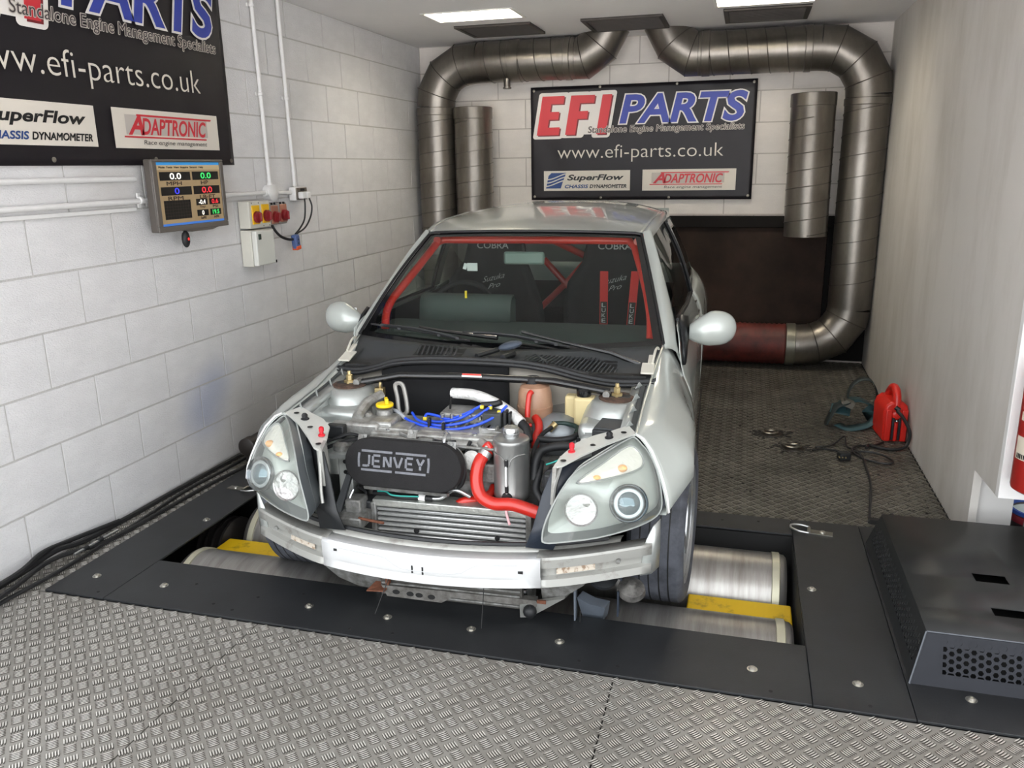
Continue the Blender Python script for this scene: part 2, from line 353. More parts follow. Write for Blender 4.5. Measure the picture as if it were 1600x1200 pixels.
ring(r, (-1.74, DY, 2.28), (1, 0, 0), DR, .09); ring(r, (-1.33, DY, 2.28), (1, 0, 0), DR, .05); ring(r, (-2.406, DY, 1.93), (0, 0, 1), DR, .06)
MB().cyl((-1.80, DY-.06, 2.15), (-1.80, DY-.06, 2.08), .026, 16).lathe([(.026, 0), (.033, .003), (.033, .012), (.026, .014)], (-1.80, DY-.06, 2.075), n=16).build('spigot', galv, r)
# short left duct
r = empty('duct_stub', (-2.10, DY, 0)); tag(r, 'short upright galvanised duct, open topped, beside the left corner duct', 'duct', 'short upright ducts')
def stub(r, z0, z1, top=True):
    MB().lathe([(DR-.008, z0), (DR, z0), (DR, z1), (DR-.008, z1), (DR-.008, z0)], (0, 0, 0), n=36).build('tube', galv, r)
    duct_seams(r, [(0, 0, z0), (0, 0, z1-.1)], DR, .115)
    ring(r, (0, 0, z1-.045), (0, 0, 1), DR-.002, .09)
stub(r, .0, 1.955)
# right duct with red flexible hose at its foot
r = empty('extraction_duct', (0, 0, 0)); tag(r, 'bent galvanised duct in the right rear corner with a red flexible hose at its foot', 'duct')
RX = .778
hr = [(-.43, DY, 2.265), (.44, DY, 2.265)]; arc = [(.478+.3*math.cos(a), DY, 1.965+.3*math.sin(a)) for a in (math.radians(q) for q in (75, 45, 15))]
vr = [(RX, DY, 1.94), (RX, DY, .46)]
hr_ = [(-.378, DY, 2.265), hr[1]]; MB().tube(hr_, DR, 36).build('horizontal_run', galv, r); duct_seams(r, hr_, DR, .13)
MB().tube([hr[1]]+arc+[vr[0]], DR, 36).build('elbow', galv, r)
MB().tube(vr, DR, 36).build('vertical_run', galv, r); duct_seams(r, vr, DR, .15)
MB().tube([V(hr[0])+V(.05, 0, 0), hr[0], (-.55, DY, 2.345), (-.66, DY, 2.545)], DR, 36).build('slanted_end', galv, r)
pp = [hr[1]]+arc+[vr[0]]
arc2 = [(.498+.28*math.cos(a), DY-.07*(1-math.cos(a-0))*.5, .46-.28*math.sin(a)) for a in (math.radians(q) for q in (18, 50, 80))]
he = [(.44, DY-.05, .178), (.40, DY-.05, .178)]
pp2 = [vr[1]]+arc2+[he[0]]
MB().tube(pp2+[he[1]], DR, 36).build('foot_elbow', galv, r)
for q in (pp, pp2, [(-.3, DY, 2.265), hr[0], (-.55, DY, 2.345), (-.66, DY, 2.545)]):
    for i in range(1, len(q)-1):
        d = (V(q[i+1])-V(q[i-1])).normalized(); x, y, _ = basis(d); MB().tube([V(q[i])+(x*math.cos(a)+y*math.sin(a))*(DR*1.035) for a in [2*PI*k/36 for k in range(36)]], .0035, 6, True).build('joint', seam_m, r)
ring(r, (.38, DY-.05, .178), (1, 0, 0), DR+.002, .07, M('band_grey', '77756a', .4, .7), 'clamp_band')
prof = []; n = 70
for i in range(n+1): prof.append((DR+(.005 if i % 2 else -.003), -i*1.25/n))
MB().lathe(prof, (.35, DY-.05, .178), (1, 0, 0), 28).build('flexible_hose', red_flex, r, angle=80)
ring(r, (-.33, DY, 2.265), (1, 0, 0), DR, .06); ring(r, (.36, DY, 2.265), (1, 0, 0), DR, .05); ring(r, (RX, DY, 1.9), (0, 0, 1), DR, .05)
r = empty('duct_stub', (.442, DY-.06, 0)); r.rotation_euler = (0, -.012, 0); tag(r, 'short upright galvanised duct hung on the back wall beside the right corner duct', 'duct', 'short upright ducts')
stub(r, .985, 1.965)
# dark board low on the back wall
b = empty('fan_board', (0, 0, 0)); tag(b, 'large dark brown board low on the back wall behind the car', 'board')
brown = M('dark_brown_board', '362a24', .75, dark='211a16', ns=3, spec=.15)
MB().bx((-1.3, 6.54, .02), (.60, 6.585, 1.03)).build('panel', brown, b, bevel=.004)
MB().bx((.604, 6.562, .02), (.925, 6.585, 1.06)).build('side_panel', M('rail_shade', '151312', .8, spec=.15), b)  # dark panel stands in for the shading in this lower corner
MB().bx((-1.3, 6.51, 1.03), (.66, 6.585, 1.115)).build('top_shade_rail', M('rail_shade', '151312', .8, spec=.15), b, bevel=.004)  # near-black strip paints the shading along the top of the opening
# ================================================================ banners
vinyl = M('banner_vinyl', '1e1b1f', .42, spec=.3, noise=.15, ns=6); redp = M('print_red', 'c8303a', .5); bluep = M('print_blue', '33429f', .5)
dred = M('print_dark_red', '6f1a20', .5); cream = M('print_cream', 'd9d2c6', .5); greyp = M('print_grey', 'a9a29a', .5); whitep = M('print_white', 'e6e2dc', .5); ink = M('print_ink', '141414', .5); navy = M('print_navy', '1d3f7c', .5); silverp = M('print_silver', 'b9b2aa', .5)
eye = M('eyelet', '8d887d', .45, .7)
def banner(name, label, loc, rz, Wd, Ht, wr_, boxes, eyelets):
    r = empty(name, loc, rz); tag(r, label, 'banner', 'printed banners')
    nx, nz = 60, 30; rows = []
    for j in range(nz+1):
        row = []
        for i in range(nx+1):
            u, w = i/nx, j/nz; e = wr_*(.0025*math.sin(7*u*PI+3*w)+.002*math.sin(15*u+9*w*w)+.0035*math.sin(26*(u-w*.9))*max(0, u-.55)*max(0, w-.2)*2)
            row.append((u*Wd, -.006-abs(e), w*Ht))
        rows.append(row)
    MB().grid(rows).build('sheet', vinyl, r, angle=80, solid=.002)
    def bx_(k):
        x0, z0, x1, z1 = boxes[k]; return V(x0*Wd, -.014, z0*Ht), V((x1-x0)*Wd, 0, 0), V(0, 0, (z1-z0)*Ht)
    def T(n_, body, k, m, lift=0, **kw):
        o, ex, ez = bx_(k); return text(n_, body, o, ex, ez, m, r, lift=lift, **kw)
    o, ex, ez = bx_('efi'); sh = .16
    def glyph_poly(n_, polys, m, lift, dx=0., dz=0.):
        b = MB()
        for pts in polys: b.add([o+ex*(x+.085*z+dx)+ez*(z+dz)+V(0, -lift, 0) for x, z in pts], [list(range(len(pts)))])
        return b.build(n_, m, r)
    e_ = lambda x: [[(x, 0), (x+.31, 0), (x+.31, .2), (x+.14, .2), (x+.14, .4), (x+.27, .4), (x+.27, .6), (x+.14, .6), (x+.14, .8), (x+.31, .8), (x+.31, 1), (x, 1)]]
    f_ = lambda x: [[(x, 0), (x+.14, 0), (x+.14, .4), (x+.27, .4), (x+.27, .6), (x+.14, .6), (x+.14, .8), (x+.33, .8), (x+.33, 1), (x, 1)]]
    i_ = lambda x: [[(x, 0), (x+.13, 0), (x+.13, 1), (x, 1)]]
    lets = e_(0)+f_(.40)+i_(.83)
    def rr(x0, z0, x1, z1, rx, rz): return [(cx+rx*math.cos(a), cz+rz*math.sin(a)) for cx, cz, a0 in ((x1-rx, z0+rz, -PI/2), (x1-rx, z1-rz, 0), (x0+rx, z1-rz, PI/2), (x0+rx, z0+rz, PI)) for a in [a0+PI/2*k/4 for k in range(5)]]
    glyph_poly('big_red_lettering_outline', [rr(-.05, -.10, .37, 1.09, .04, .07)], whitep, .0002); glyph_poly('big_red_lettering_outline', [rr(.34, -.08, .66, 1.09, .04, .07)], whitep, .0004); glyph_poly('big_red_lettering_outline', [rr(.62, .0, .84, 1.09, .04, .07)], whitep, .0003); glyph_poly('big_red_lettering_outline', [rr(.77, -.09, 1.02, 1.10, .04, .07)], whitep, .0005)
    glyph_poly('big_red_lettering_shade', lets, dred, .0014, .018, -.03); glyph_poly('big_red_lettering', lets, redp, .0024)
    T('big_blue_lettering_outline', 'PARTS', 'parts', whitep, .0006, shear=.2, off=.062, ref=.03); T('big_blue_lettering', 'PARTS', 'parts', bluep, .003, shear=.2, off=.03)
    T('slogan_outline', 'Standalone Engine Management Specialists', 'slog', M('slogan_pale', 'c4bdb3', .5), .0042, shear=.12, halo=.0034); T('slogan', 'Standalone Engine Management Specialists', 'slog', M('slogan_dark', '3a3135', .5), .0056, shear=.12)
    T('web_address', 'www.efi-parts.co.uk', 'web', cream, 0, off=-.010)
    def panel(k, m):
        o, ex, ez = bx_(k); b = MB(); b.add([o, o+ex, o+ex+ez, o+ez], [[0, 1, 2, 3]]); b.build('logo_panel', m, r); return o+V(0, -.0012, 0), ex, ez
    o, ex, ez = panel('sf', cream)
    b = MB(); b.add([o+ex*x+ez*z for x, z in ((.025, .12), (.20, .12), (.225, .45), (.265, .90), (.09, .90), (.055, .75))], [[0, 1, 2, 3, 4, 5]]); b.build('wave_logo', navy, r)
    b = MB()
    for k in range(3):
        rows = []
        for t in range(15):
            s_ = t/14; z = .20+.17*k+.30*(s_*s_*(3-2*s_)); x = .02+.25*s_+.012*k
            rows.append([o+ex*x+ez*z+V(0, -.0007, 0), o+ex*x+ez*(z+.055)+V(0, -.0007, 0)])
        b.grid(rows)
    b.build('wave_line', cream, r)
    text('maker_name', 'SuperFlow', o+ex*.275+ez*.43, ex*.655, ez*.38, ink, r, shear=.25, off=.03); text('maker_line', 'CHASSIS', o+ex*.25+ez*.13, ex*.27, ez*.17, navy, r, shear=.2, halo=.0014); text('maker_line', 'DYNAMOMETER', o+ex*.54+ez*.13, ex*.42, ez*.17, ink, r, shear=.2, halo=.0014)
    o, ex, ez = panel('ad', cream)
    b = MB(); b.add([o+ex*.1+ez*.35, o+ex*.88+ez*.35, o+ex*.88+ez*.85, o+ex*.1+ez*.85], [[0, 1, 2, 3]]); b.build('logo_plate', silverp, r)
    o = o+V(0, -.001, 0)
    text('maker_name', 'A', o+ex*.115+ez*.34, ex*.14, ez*.52, redp, r, shear=.3, off=.03); text('maker_name', 'DAPTRONIC', o+ex*.235+ez*.35, ex*.63, ez*.44, redp, r, shear=.25, off=.025); b = MB(); b.add([o+ex*.2+ez*.82, o+ex*.92+ez*.82, o+ex*.93+ez*.87, o+ex*.2+ez*.87], [[0, 1, 2, 3]]); b.add([o+ex*.08+ez*.27, o+ex*.86+ez*.27, o+ex*.86+ez*.31, o+ex*.08+ez*.31], [[0, 1, 2, 3]]); b.build('logo_rule', redp, r)
    text('maker_line', 'Race engine management', o+ex*.24+ez*.07, ex*.62, ez*.15, ink, r, shear=.15)
    for x, z in eyelets: MB().lathe([(.005, -.002), (.010, -.002), (.0105, .001), (.005, .003)], (x*Wd, -.01, z*Ht), (0, -1, 0), 14).build('eyelet', eye, r)
    return r
banner('banner', 'black printed banner with red and blue lettering on the back wall above the car', (-1.672, 6.575, 1.238), 0, 1.712, .86, 1.0,
  dict(efi=(.028, .58, .362, .918), parts=(.41, .662, .962, .912), slog=(.269, .575, .954, .648), web=(.126, .335, .871, .486), sf=(.061, .083, .464, .262), ad=(.52, .08, .93, .264)),
  [(.015, .97), (.32, .985), (.66, .985), (.985, .975), (.015, .03), (.33, .02), (.64, .02), (.985, .03)])
banner('banner', 'huge black printed banner with red and blue lettering hung on the left block wall', (-2.598, 2.088, 1.531), PI/2, 1.78, .90, .4,
  dict(efi=(.028, .58, .362, .918), parts=(.41, .662, .962, .912), slog=(.269, .575, .954, .648), web=(.126, .335, .871, .486), sf=(.061, .083, .464, .262), ad=(.52, .08, .93, .264)),
  [(.015, .03), (.33, .025), (.66, .03), (.985, .025)])
# ================================================================ dynamometer bed
dyn = empty('chassis_dynamometer', (-.94, 2.8, 0)); tag(dyn, 'black steel roller bed in the floor under the car front wheels', 'dynamometer')
def dpart(b, n, m, **k):
    o = b.build(n, m, dyn, **k); o.matrix_parent_inverse = Matrix.Translation((.94, -2.8, 0)); return o
for (x0, x1, y0, y1) in ((DX0, PX0-.003, DY0, DY1), (PX0-.003, PX1, DY0, PY0), (PX1, .536, DY0, DY1), (PX0-.003, -1.0, PY1, DY1), (-1.0, PX1, PY1, DY1), (.536, DX1, DY0, DY1)):
    dpart(MB().bx((x0+.0012, y0+.0012, 0.0005), (x1-.0012, y1-.0012, .0085)), 'deck_plate', deck_m, bevel=.0012)
for y, z in ((2.617, -.207), (3.143, -.207)):
    b = MB(); prof = [(.05, -1.195), (.165, -1.195), (.175, -1.185), (.18, -1.15), (.18, 1.15), (.175, 1.185), (.165, 1.195), (.05, 1.195)]
    b.lathe(prof, (-.957, y, z), (1, 0, 0), 64); dpart(b, 'roller', roller_m)
    for s in (-1, 1): dpart(MB().lathe([(.178, 0), (.184, .004), (.184, .03), (.178, .034)], (-.957+s*1.17-(.034 if s > 0 else 0), y, z), (1, 0, 0), 48), 'roller_rim', M('rim_wear', 'c2bfa9', .45, .6))
for x0, x1 in ((PX0-.01, -1.74), (-.13, PX1-.015)): dpart(MB().bx((x0, 2.785, -.16), (x1, 2.925, -.112)), 'lift_bar', yellow_m, bevel=.006)
for k in range(4): dpart(MB().lathe([(.12, -.008), (.15, -.006), (.15, .006), (.12, .008)], (-2.305+.036*k, 3.0, -.205), (1, .0, 0), 28), 'brake_disc', M('brake_disc', '4a4644', .35, .7))
dpart(MB().bx((PX0, PY0-.0, -.45), (PX1, PY0+.004, -.001)).bx((PX0, PY1-.004, -.45), (PX1, PY1, -.001)), 'pit_wall', pit_m)
bolt_m = M('bolt_zinc', 'b9b6ad', .28, .9)
def bolt(x, y, z=.0085, parent=None):
    b = MB().lathe([(.016, 0), (.016, .001), (.0115, .001), (.011, .005), (.008, .0075), (.0045, .008), (.0045, .004), (0, .004)], (x, y, z), n=16); return dpart(b, 'bolt', bolt_m)
for x, y in ((-2.315, 2.29), (-2.012, 2.29), (-1.408, 2.29), (-1.108, 2.29), (-.804, 2.29), (-.502, 2.29), (.099, 2.29), (.399, 2.29), (.308, 2.843), (.701, 2.291), (-2.223, 2.842), (-2.25, 3.36)): bolt(x, y)
for x, y in ((-2.22, 2.19), (-1.90, 2.33), (-1.66, 2.2), (-1.47, 2.36), (-1.2, 2.19), (-1.05, 2.2), (-.42, 2.2), (-.3, 2.2), (.15, 2.19), (.42, 2.19), (-.02, 3.38), (.13, 3.40), (-1.75, 2.22), (-1.62, 2.3)): dpart(MB().lathe([(.006, 0), (.006, .0006), (0, .0006)], (x, y, .0085), n=10), 'screw_hole', pit_m)
def dring(x, y, rz):
    R_ = Matrix.Rotation(rz, 3, 'Z'); f = lambda p: R_ @ V(p)+V(x, y, .0085)
    b = MB(); b.prism([f(p) for p in ((0, -.018, 0), (.10, -.018, 0), (.10, .018, 0), (0, .018, 0))], (0, 0, .004)); b.tube([f((.006, -.02, .008)), f((.006, .02, .008))], .007, 10)
    p = dpart(b, 'tie_down_plate', M('worn_steel', '8e8b82', .35, .85))
    b = MB().tube(crv([f(q) for q in ((.006, -.03, .008), (-.03, -.033, .012), (-.062, -.018, .014), (-.068, 0, .014), (-.062, .018, .014), (-.03, .033, .012), (.006, .03, .008))], 5), .0045, 8); dpart(b, 'tie_down_ring', steel)
    b = MB().lathe([(.012, 0), (.011, .005), (.006, .007), (0, .007)], f((.06, 0, .004)), n=14); dpart(b, 'bolt', bolt_m)
dring(.325, 3.345, -.12); dring(-2.25, 3.19, PI-.1)

# ================================================================ the car
car = empty('car', (-.945, 2.88, 0), .035)
tag(car, 'silver hatchback without bonnet or front bumper, its front wheels on the rollers', 'car')
paint = M('silver_paint', 'b9bfba', .34, .18, coat=1.0)
paint_in = M('silver_bay', 'b6bab7', .3, .55, noise=.12, ns=14)
worn = M('worn_silver', 'a5a5a0', .45, .35, dark='77726a', ns=14, thr=(.25, .45))
plastic = M('black_plastic', '242628', .5, noise=.2, ns=20); plastic_g = M('grey_plastic', '393c3e', .55, noise=.15, ns=20)
rubber = M('rubber', '17181a', .55); blackp = M('black_gloss', '101112', .25, coat=.3); trim_black = M('trim_black', '15171a', .4)
alu = M('cast_aluminium', 'bfbfbc', .42, .55, dark='87857f', ns=22, bump=.15, bs=140); alu_d = M('dull_aluminium', '9c9d9b', .5, .5, dark='64625d', ns=26, bump=.2, bs=120)
alu_b = M('bright_aluminium', 'c6c8c8', .25, .9, noise=.1, ns=20); chrome = M('chrome', 'e6e6e6', .06, 1.0); redh = M('red_silicone', 'bd251a', .3, coat=.3)
cage = M('cage_red', 'e23a2e', .3, coat=.4); brass = M('brass', 'b9a77a', .35, .8); rust = M('rust', '7a4a35', .8, dark='57321f', ns=40); blue = M('blue_lead', '2350d8', .35)
dkblue = M('duct_plastic', '262d38', .35, noise=.2, ns=12); foam = M('filter_foam', '171617', .9, bump=.3, bs=300, noise=.2, ns=30); cloth = M('dark_cloth', '131416', .9)
teal = M('teal_wire', '2aa79b', .4); pinkw = M('red_wire', 'd8384c', .4); yell = M('yellow_cap', 'f2cf10', .4); lead_y = M('yellow_band', 'e8cf3a', .4)
tank_p = M('expansion_plastic', 'b08d74', .35, .0, dark='8b5f48', ns=4); res_p = M('reservoir_plastic', 'cdbd8e', .4, noise=.08, ns=8); wrap = M('heat_wrap', 'e8e8e5', .4, .15, bump=.8, bs=70, noise=.2, ns=25)
clear = glass('clear_lens', 'f4f8f6', .035, 0.0, haze=.14); wsg = glass('windscreen_glass', 'dfe9e4', .05, 0.0); sideg = glass('side_glass', 'dbe5df', .05, 0.0)
def P_(b, n, m, parent=None, **k): return b.build(n, m, parent or car, **k)
def resample(pts, n):
    P = [V(p) for p in pts]; L = [0]
    for a, b in zip(P, P[1:]): L.append(L[-1]+(b-a).length)
    out = []
    for i in range(n):
        t = L[-1]*i/(n-1); k = 0
        while k < len(P)-2 and L[k+1] < t: k += 1
        out.append(P[k].lerp(P[k+1], (t-L[k])/max(1e-9, L[k+1]-L[k])))
    return out
def loft(stations, n, k=4, smooth_cross=True):
    R_ = [resample(crv(s, 5) if smooth_cross else s, n) for s in stations]
    cols = [crv([r[i] for r in R_], k) for i in range(n)]
    return [[cols[i][j] for i in range(n)] for j in range(len(cols[0]))]
def mir(rows, s): return rows if s > 0 else [[V(-p[0], p[1], p[2]) for p in r][::-1] for r in rows]
def mp(pts, s): return [V(p[0]*s, p[1], p[2]) for p in pts]
# ---------------------------------------------------------------- front wings
ZT = [(-.38, .650), (-.25, .664), (-.12, .676), (0, .688), (.12, .708), (.22, .731), (.30, .752), (.36, .77), (.47, .80)]
UT = [(-.38, .626), (0, .632), (.2, .642), (.47, .668)]
ZBt = [(-.25, .475), (-.2, .51), (-.12, .55), (0, .57), (.12, .55), (.22, .49), (.30, .40), (.36, .26), (.40, .10), (.47, .07)]
G0 = [(0, .04), (.03, .18), (.09, .42), (.265, .66), (.426, .86), (.526, .97), (.7, 1.0), (1.2, 1.0)]; G1 = [(0, .0), (.15, .17), (.46, .43), (.72, .57), (1.02, .80), (1.46, .94), (2.1, 1.0), (3.3, .95)]
def fend(v, n=15):
    zt, ut, zb = interp(ZT, v), interp(UT, v), interp(ZBt, v); out = [V(ut-.012, v, zt-.012)]; w = min(1, max(0, v/.47)); w = w*w*(3-2*w)
    for i in range(n):
        z = lerp(zt, zb, (i/(n-1))**1.25); d = (zt-z)/.23; g = lerp(interp(G0, d), interp(G1, d), w)
        out.append(V(ut+(.818-ut)*g, v, z+(.005*math.sin(min(1, d/.12)*PI) if d < .12 else 0)))
    out.append(out[-1]+V(-.03, 0, .003)); return out
lamp_edge = [(.618, -.372, .64), (.628, -.376, .652), (.650, -.388, .642), (.680, -.408, .608), (.705, -.428, .56), (.724, -.447, .51), (.736, -.46, .47), (.743, -.466, .425), (.72, -.466, .42)]
fr = [fend(v) for v in (-.25, -.16, -.06, .04, .13, .21, .28, .33, .375, .42, .466)]
e = resample(crv(lamp_edge, 4), len(fr[0]))
for q in (.7, .4, .2): fr.insert(0, [a.lerp(b, q) for a, b in zip(e, fend(-.25))])
fr.insert(0, e)
for s in (-1, 1): P_(MB().grid(mir(fr, s)), 'front_wing', paint, angle=60, solid=.003)
# ---------------------------------------------------------------- doors and rear quarters
door = loft([[(.728, .474, .80), (.735, .474, .72), (.755, .474, .63), (.79, .474, .55), (.808, .474, .40), (.81, .474, .25), (.80, .474, .06)],
    [(.712, .62, .848), (.735, .62, .78), (.76, .62, .66), (.79, .62, .56), (.806, .62, .42), (.808, .62, .25), (.80, .62, .06)],
    [(.732, 1.1, .835), (.765, 1.1, .76), (.79, 1.1, .65), (.803, 1.1, .52), (.808, 1.1, .36), (.808, 1.1, .22), (.80, 1.1, .06)],
    [(.742, 1.7, .822), (.78, 1.7, .765), (.802, 1.7, .67), (.812, 1.7, .52), (.81, 1.7, .36), (.808, 1.7, .22), (.80, 1.7, .06)]], 14)
quarter = loft([[(.743, 1.704, .822), (.781, 1.704, .765), (.803, 1.704, .67), (.813, 1.704, .55), (.811, 1.704, .36), (.80, 1.704, .06)],
    [(.738, 2.05, .835), (.775, 2.05, .81), (.806, 2.05, .74), (.822, 2.05, .62), (.818, 2.05, .36), (.80, 2.05, .07)],
    [(.732, 2.2, .84), (.772, 2.2, .82), (.804, 2.2, .77), (.824, 2.2, .68), (.828, 2.2, .58), (.826, 2.2, .45)],
    [(.722, 2.47, .84), (.762, 2.47, .815), (.80, 2.47, .755), (.824, 2.47, .68), (.83, 2.47, .62), (.828, 2.47, .57)],
    [(.705, 2.72, .84), (.745, 2.72, .80), (.785, 2.72, .73), (.812, 2.72, .64), (.82, 2.72, .55), (.815, 2.72, .45)],
    [(.66, 2.95, .83), (.70, 2.95, .78), (.74, 2.95, .68), (.76, 2.95, .5), (.76, 2.95, .3), (.74, 2.95, .15)],
    [(.52, 3.05, .82), (.55, 3.05, .77), (.58, 3.06, .68), (.6, 3.06, .5), (.6, 3.06, .3), (.58, 3.05, .15)]], 14)
for s in (-1, 1):
    d = P_(MB().grid(mir(door, s)), 'door', paint, angle=60, solid=.003)
    sk = MB(); sk.grid([mp([(.815, v, z), (.822, v, z-.02), (.816, v, z-.05)], s) for v, z in ((.42, .155), (1.1, .16), (2.08, .17))]); sk.build('rubbing_strip', plastic, d)
    h = MB().tube(mp(crv([(.802, 1.42, .70), (.83, 1.45, .70), (.83, 1.55, .70), (.804, 1.58, .70)], 4), s), .011, 8).build('door_handle', paint, d)
    P_(MB().grid(mir(quarter, s)), 'rear_quarter', paint, angle=60, solid=.003)
    P_(MB().tube(mp([(.70, .40, .085), (.70, 2.1, .085)], s), .07, 8), 'sill', trim_black)
P_(MB().grid([[V(u, 3.06, z) for u in (-.58, 0, .58)] for z in (.15, .82)]).grid([[V(u, lerp(3.05, 2.74, t), lerp(.82, 1.22, t)) for u in (-.55, 0, .55)] for t in (0, 1)]), 'tailgate', paint)
# ---------------------------------------------------------------- roof, pillars, glass
HD = lambda u: (.982-.062*(1-(u/.52)**2), 1.190+.014*(1-(u/.52)**2))        # header edge of the roof
RL = [(.985, .552, 1.186), (1.15, .568, 1.212), (1.3, .575, 1.226), (1.75, .58, 1.238), (2.2, .575, 1.226), (2.75, .54, 1.18)]
def rail(v): return interp([(a, b) for a, b, c in RL], v), interp([(a, c) for a, b, c in RL], v)
CZ = [(.92, 1.206), (1.05, 1.229), (1.2, 1.25), (1.5, 1.285), (1.8, 1.302), (2.2, 1.295), (2.5, 1.272), (2.75, 1.24)]
rows = []; n = 24
for t in [0, .015, .04, .08, .14, .22, .32, .42, .52, .62, .72, .82, .91, 1.0]:
    row = []
    for i in range(n+1):
        x = -1+2*i/n; x = math.copysign(1-(1-abs(x))**1.25, x) if abs(x) < 1 else x
        hv, hz = HD(.535*x); v = lerp(hv, 2.76, t); ru, rz = rail(max(.985, v)); ru -= .022
        cz = interp(CZ, max(.92, lerp(.92, 2.76, t))); z = rz+.006+(cz-rz-.006)*(1-abs(x)**2.6)
        if t == 0: z = hz+.0
        row.append(V((ru if t > 0 else .53)*x, v, z))
    rows.append(row)
P_(MB().grid(rows), 'roof', paint, angle=70, solid=.004)
glass_base = lambda u: V(u, .40-.125*(1-(u/.665)**2), .786-.012*(1-(u/.665)**2))
def wsp(x, t, off=0.):
    b = glass_base(.662*x); hv, hz = HD(.515*x); h = V(.515*x, hv-.004, hz-.006); p = b.lerp(h, t); k = math.sin(t*PI)*.022+off
    return p+V(0, -.55*k, .84*k)
nx, nz = 44, 26; ts = [i/nz for i in range(nz+1)]; xs_ = [-1+2*i/nx for i in range(nx+1)]
def frit(i, k):
    x = abs((xs_[k]+xs_[k+1])/2); t = (ts[i]+ts[i+1])/2; return 1 if (x > .977 or t > .955 or t < .05) else 0
P_(MB().grid([[wsp(x, t) for x in xs_] for t in ts], mfn=frit), 'windscreen', [wsg, M('frit_black', '0c0d0e', .12, coat=.5)], angle=80)
rub = [wsp(-1.012, t, .004) for t in ts]+[wsp(x, 1.012, .004) for x in xs_[1:-1]]+[wsp(1.012, t, .004) for t in ts[::-1]]
P_(MB().tube(rub, .0065, 6), 'windscreen_seal', rubber)
for s in (-1, 1):
    inn = [(.676, .375, .778), (.672, .395, .79), (.642, .53, .885), (.60, .69, .99), (.555, .86, 1.102), (.528, .985, 1.196)]
    mid = [(.702, .43, .765), (.694, .43, .80), (.668, .57, .90), (.627, .73, 1.01), (.582, .90, 1.122), (.548, 1.01, 1.204)]
    out = [(.732, .474, .73), (.716, .49, .795), (.70, .60, .862), (.655, .745, .985), (.607, .89, 1.105), (.566, 1.03, 1.195)]
    ret = [(.736, .476, .70), (.70, .51, .78), (.685, .62, .85), (.64, .765, .972), (.592, .91, 1.09), (.55, 1.05, 1.18)]
    rows = loft(list(map(list, zip(inn, mid, out, ret))), 10, 5)
    P_(MB().grid(mir(rows, s)), 'windscreen_pillar', paint, angle=70)
    # roof side rail
    rows = []
    for v in [1.0, 1.1, 1.2, 1.35, 1.55, 1.75, 2.0, 2.25, 2.5, 2.74]:
        u, z = rail(v); rows.append([V(u-.036, v, z+.006), V(u-.022, v, z+.012), V(u-.006, v, z+.008), V(u+.006, v, z-.006), V(u+.012, v, z-.024), V(u-.004, v, z-.03)])
    P_(MB().grid(mir(rows, s)), 'roof_rail', paint, angle=70)
    BL = [(.62, .708, .85), (1.1, .732, .836), (1.7, .742, .823), (2.2, .732, .84), (2.5, .72, .84), (2.85, .68, .83)]
    def sidep(v, t, off=0.):
        bu, bz = interp([(a, b) for a, b, c in BL], v), interp([(a, c) for a, b, c in BL], v); vr_ = max(1.02, v); u, z = rail(vr_); u += .008; z -= .026
        return V(lerp(bu, u, t)+.016*math.sin(PI*t)+off, v, lerp(bz, z, t))
    vf = lambda t: lerp(.625, 1.03, t)
    rows = [[sidep(lerp(vf(t)+.012, 1.60-.02*t, k/14), t) for k in range(15)] for t in [i/10 for i in range(11)]]
    P_(MB().grid(mir([r[::-1] for r in rows], s)), 'door_window', sideg, angle=80)
    rows = [[sidep(lerp(1.74-.01*t, lerp(2.44, 2.17, t), k/10), t) for k in range(11)] for t in [.0]+[i/10 for i in range(1, 10)]+[.97]]
    P_(MB().grid(mir([r[::-1] for r in rows], s)), 'quarter_window', sideg, angle=80)
    P_(MB().grid(mir([[sidep(v, t, .004) for v in (1.76-.01*t, 1.70-.01*t, 1.645-.015*t)] for t in [i/8 for i in range(9)]], s)), 'centre_pillar', paint, angle=80)
    P_(MB().tube(mp([sidep(1.622-.018*t, t, .004) for t in [i/8 for i in range(9)]], s), .011, 6), 'door_frame', trim_black)
    P_(MB().grid(mir([[sidep(lerp(lerp(2.43, 2.16, t), lerp(2.86, 2.74, t), k/4), t, .004) for k in (4, 3, 2, 1, 0)] for t in [i/8 for i in range(9)]], s)), 'rear_pillar', paint, angle=80)
    P_(MB().tube(mp([sidep(v, 0, .004) for v in (.64, .8, 1.1, 1.4, 1.6)], s), .009, 6), 'window_seal', trim_black)
    # ------------------------------------------------------------ door mirror
    m = empty('door_mirror', parent=car)
    tri_ = [(.722, .56, .70), (.742, .50, .715), (.716, .585, .83), (.72, .64, .865), (.728, .70, .855), (.745, .69, .79)]
    MB().grid([mp(r, s) for r in ([(.752, .470, .69), (.756, .52, .69)], [(.744, .51, .76), (.758, .58, .75)], [(.728, .575, .845), (.762, .665, .80)], [(.722, .63, .872), (.75, .72, .852)])]).build('sail_panel', trim_black, m, solid=.012)
    MB().tube(mp(crv([(.735, .66, .80), (.775, .665, .785), (.815, .66, .795)], 4), s), [.028, .027, .026, .026, .027, .028, .03, .032, .034], 10).build('foot', trim_black, m)
    rows = []
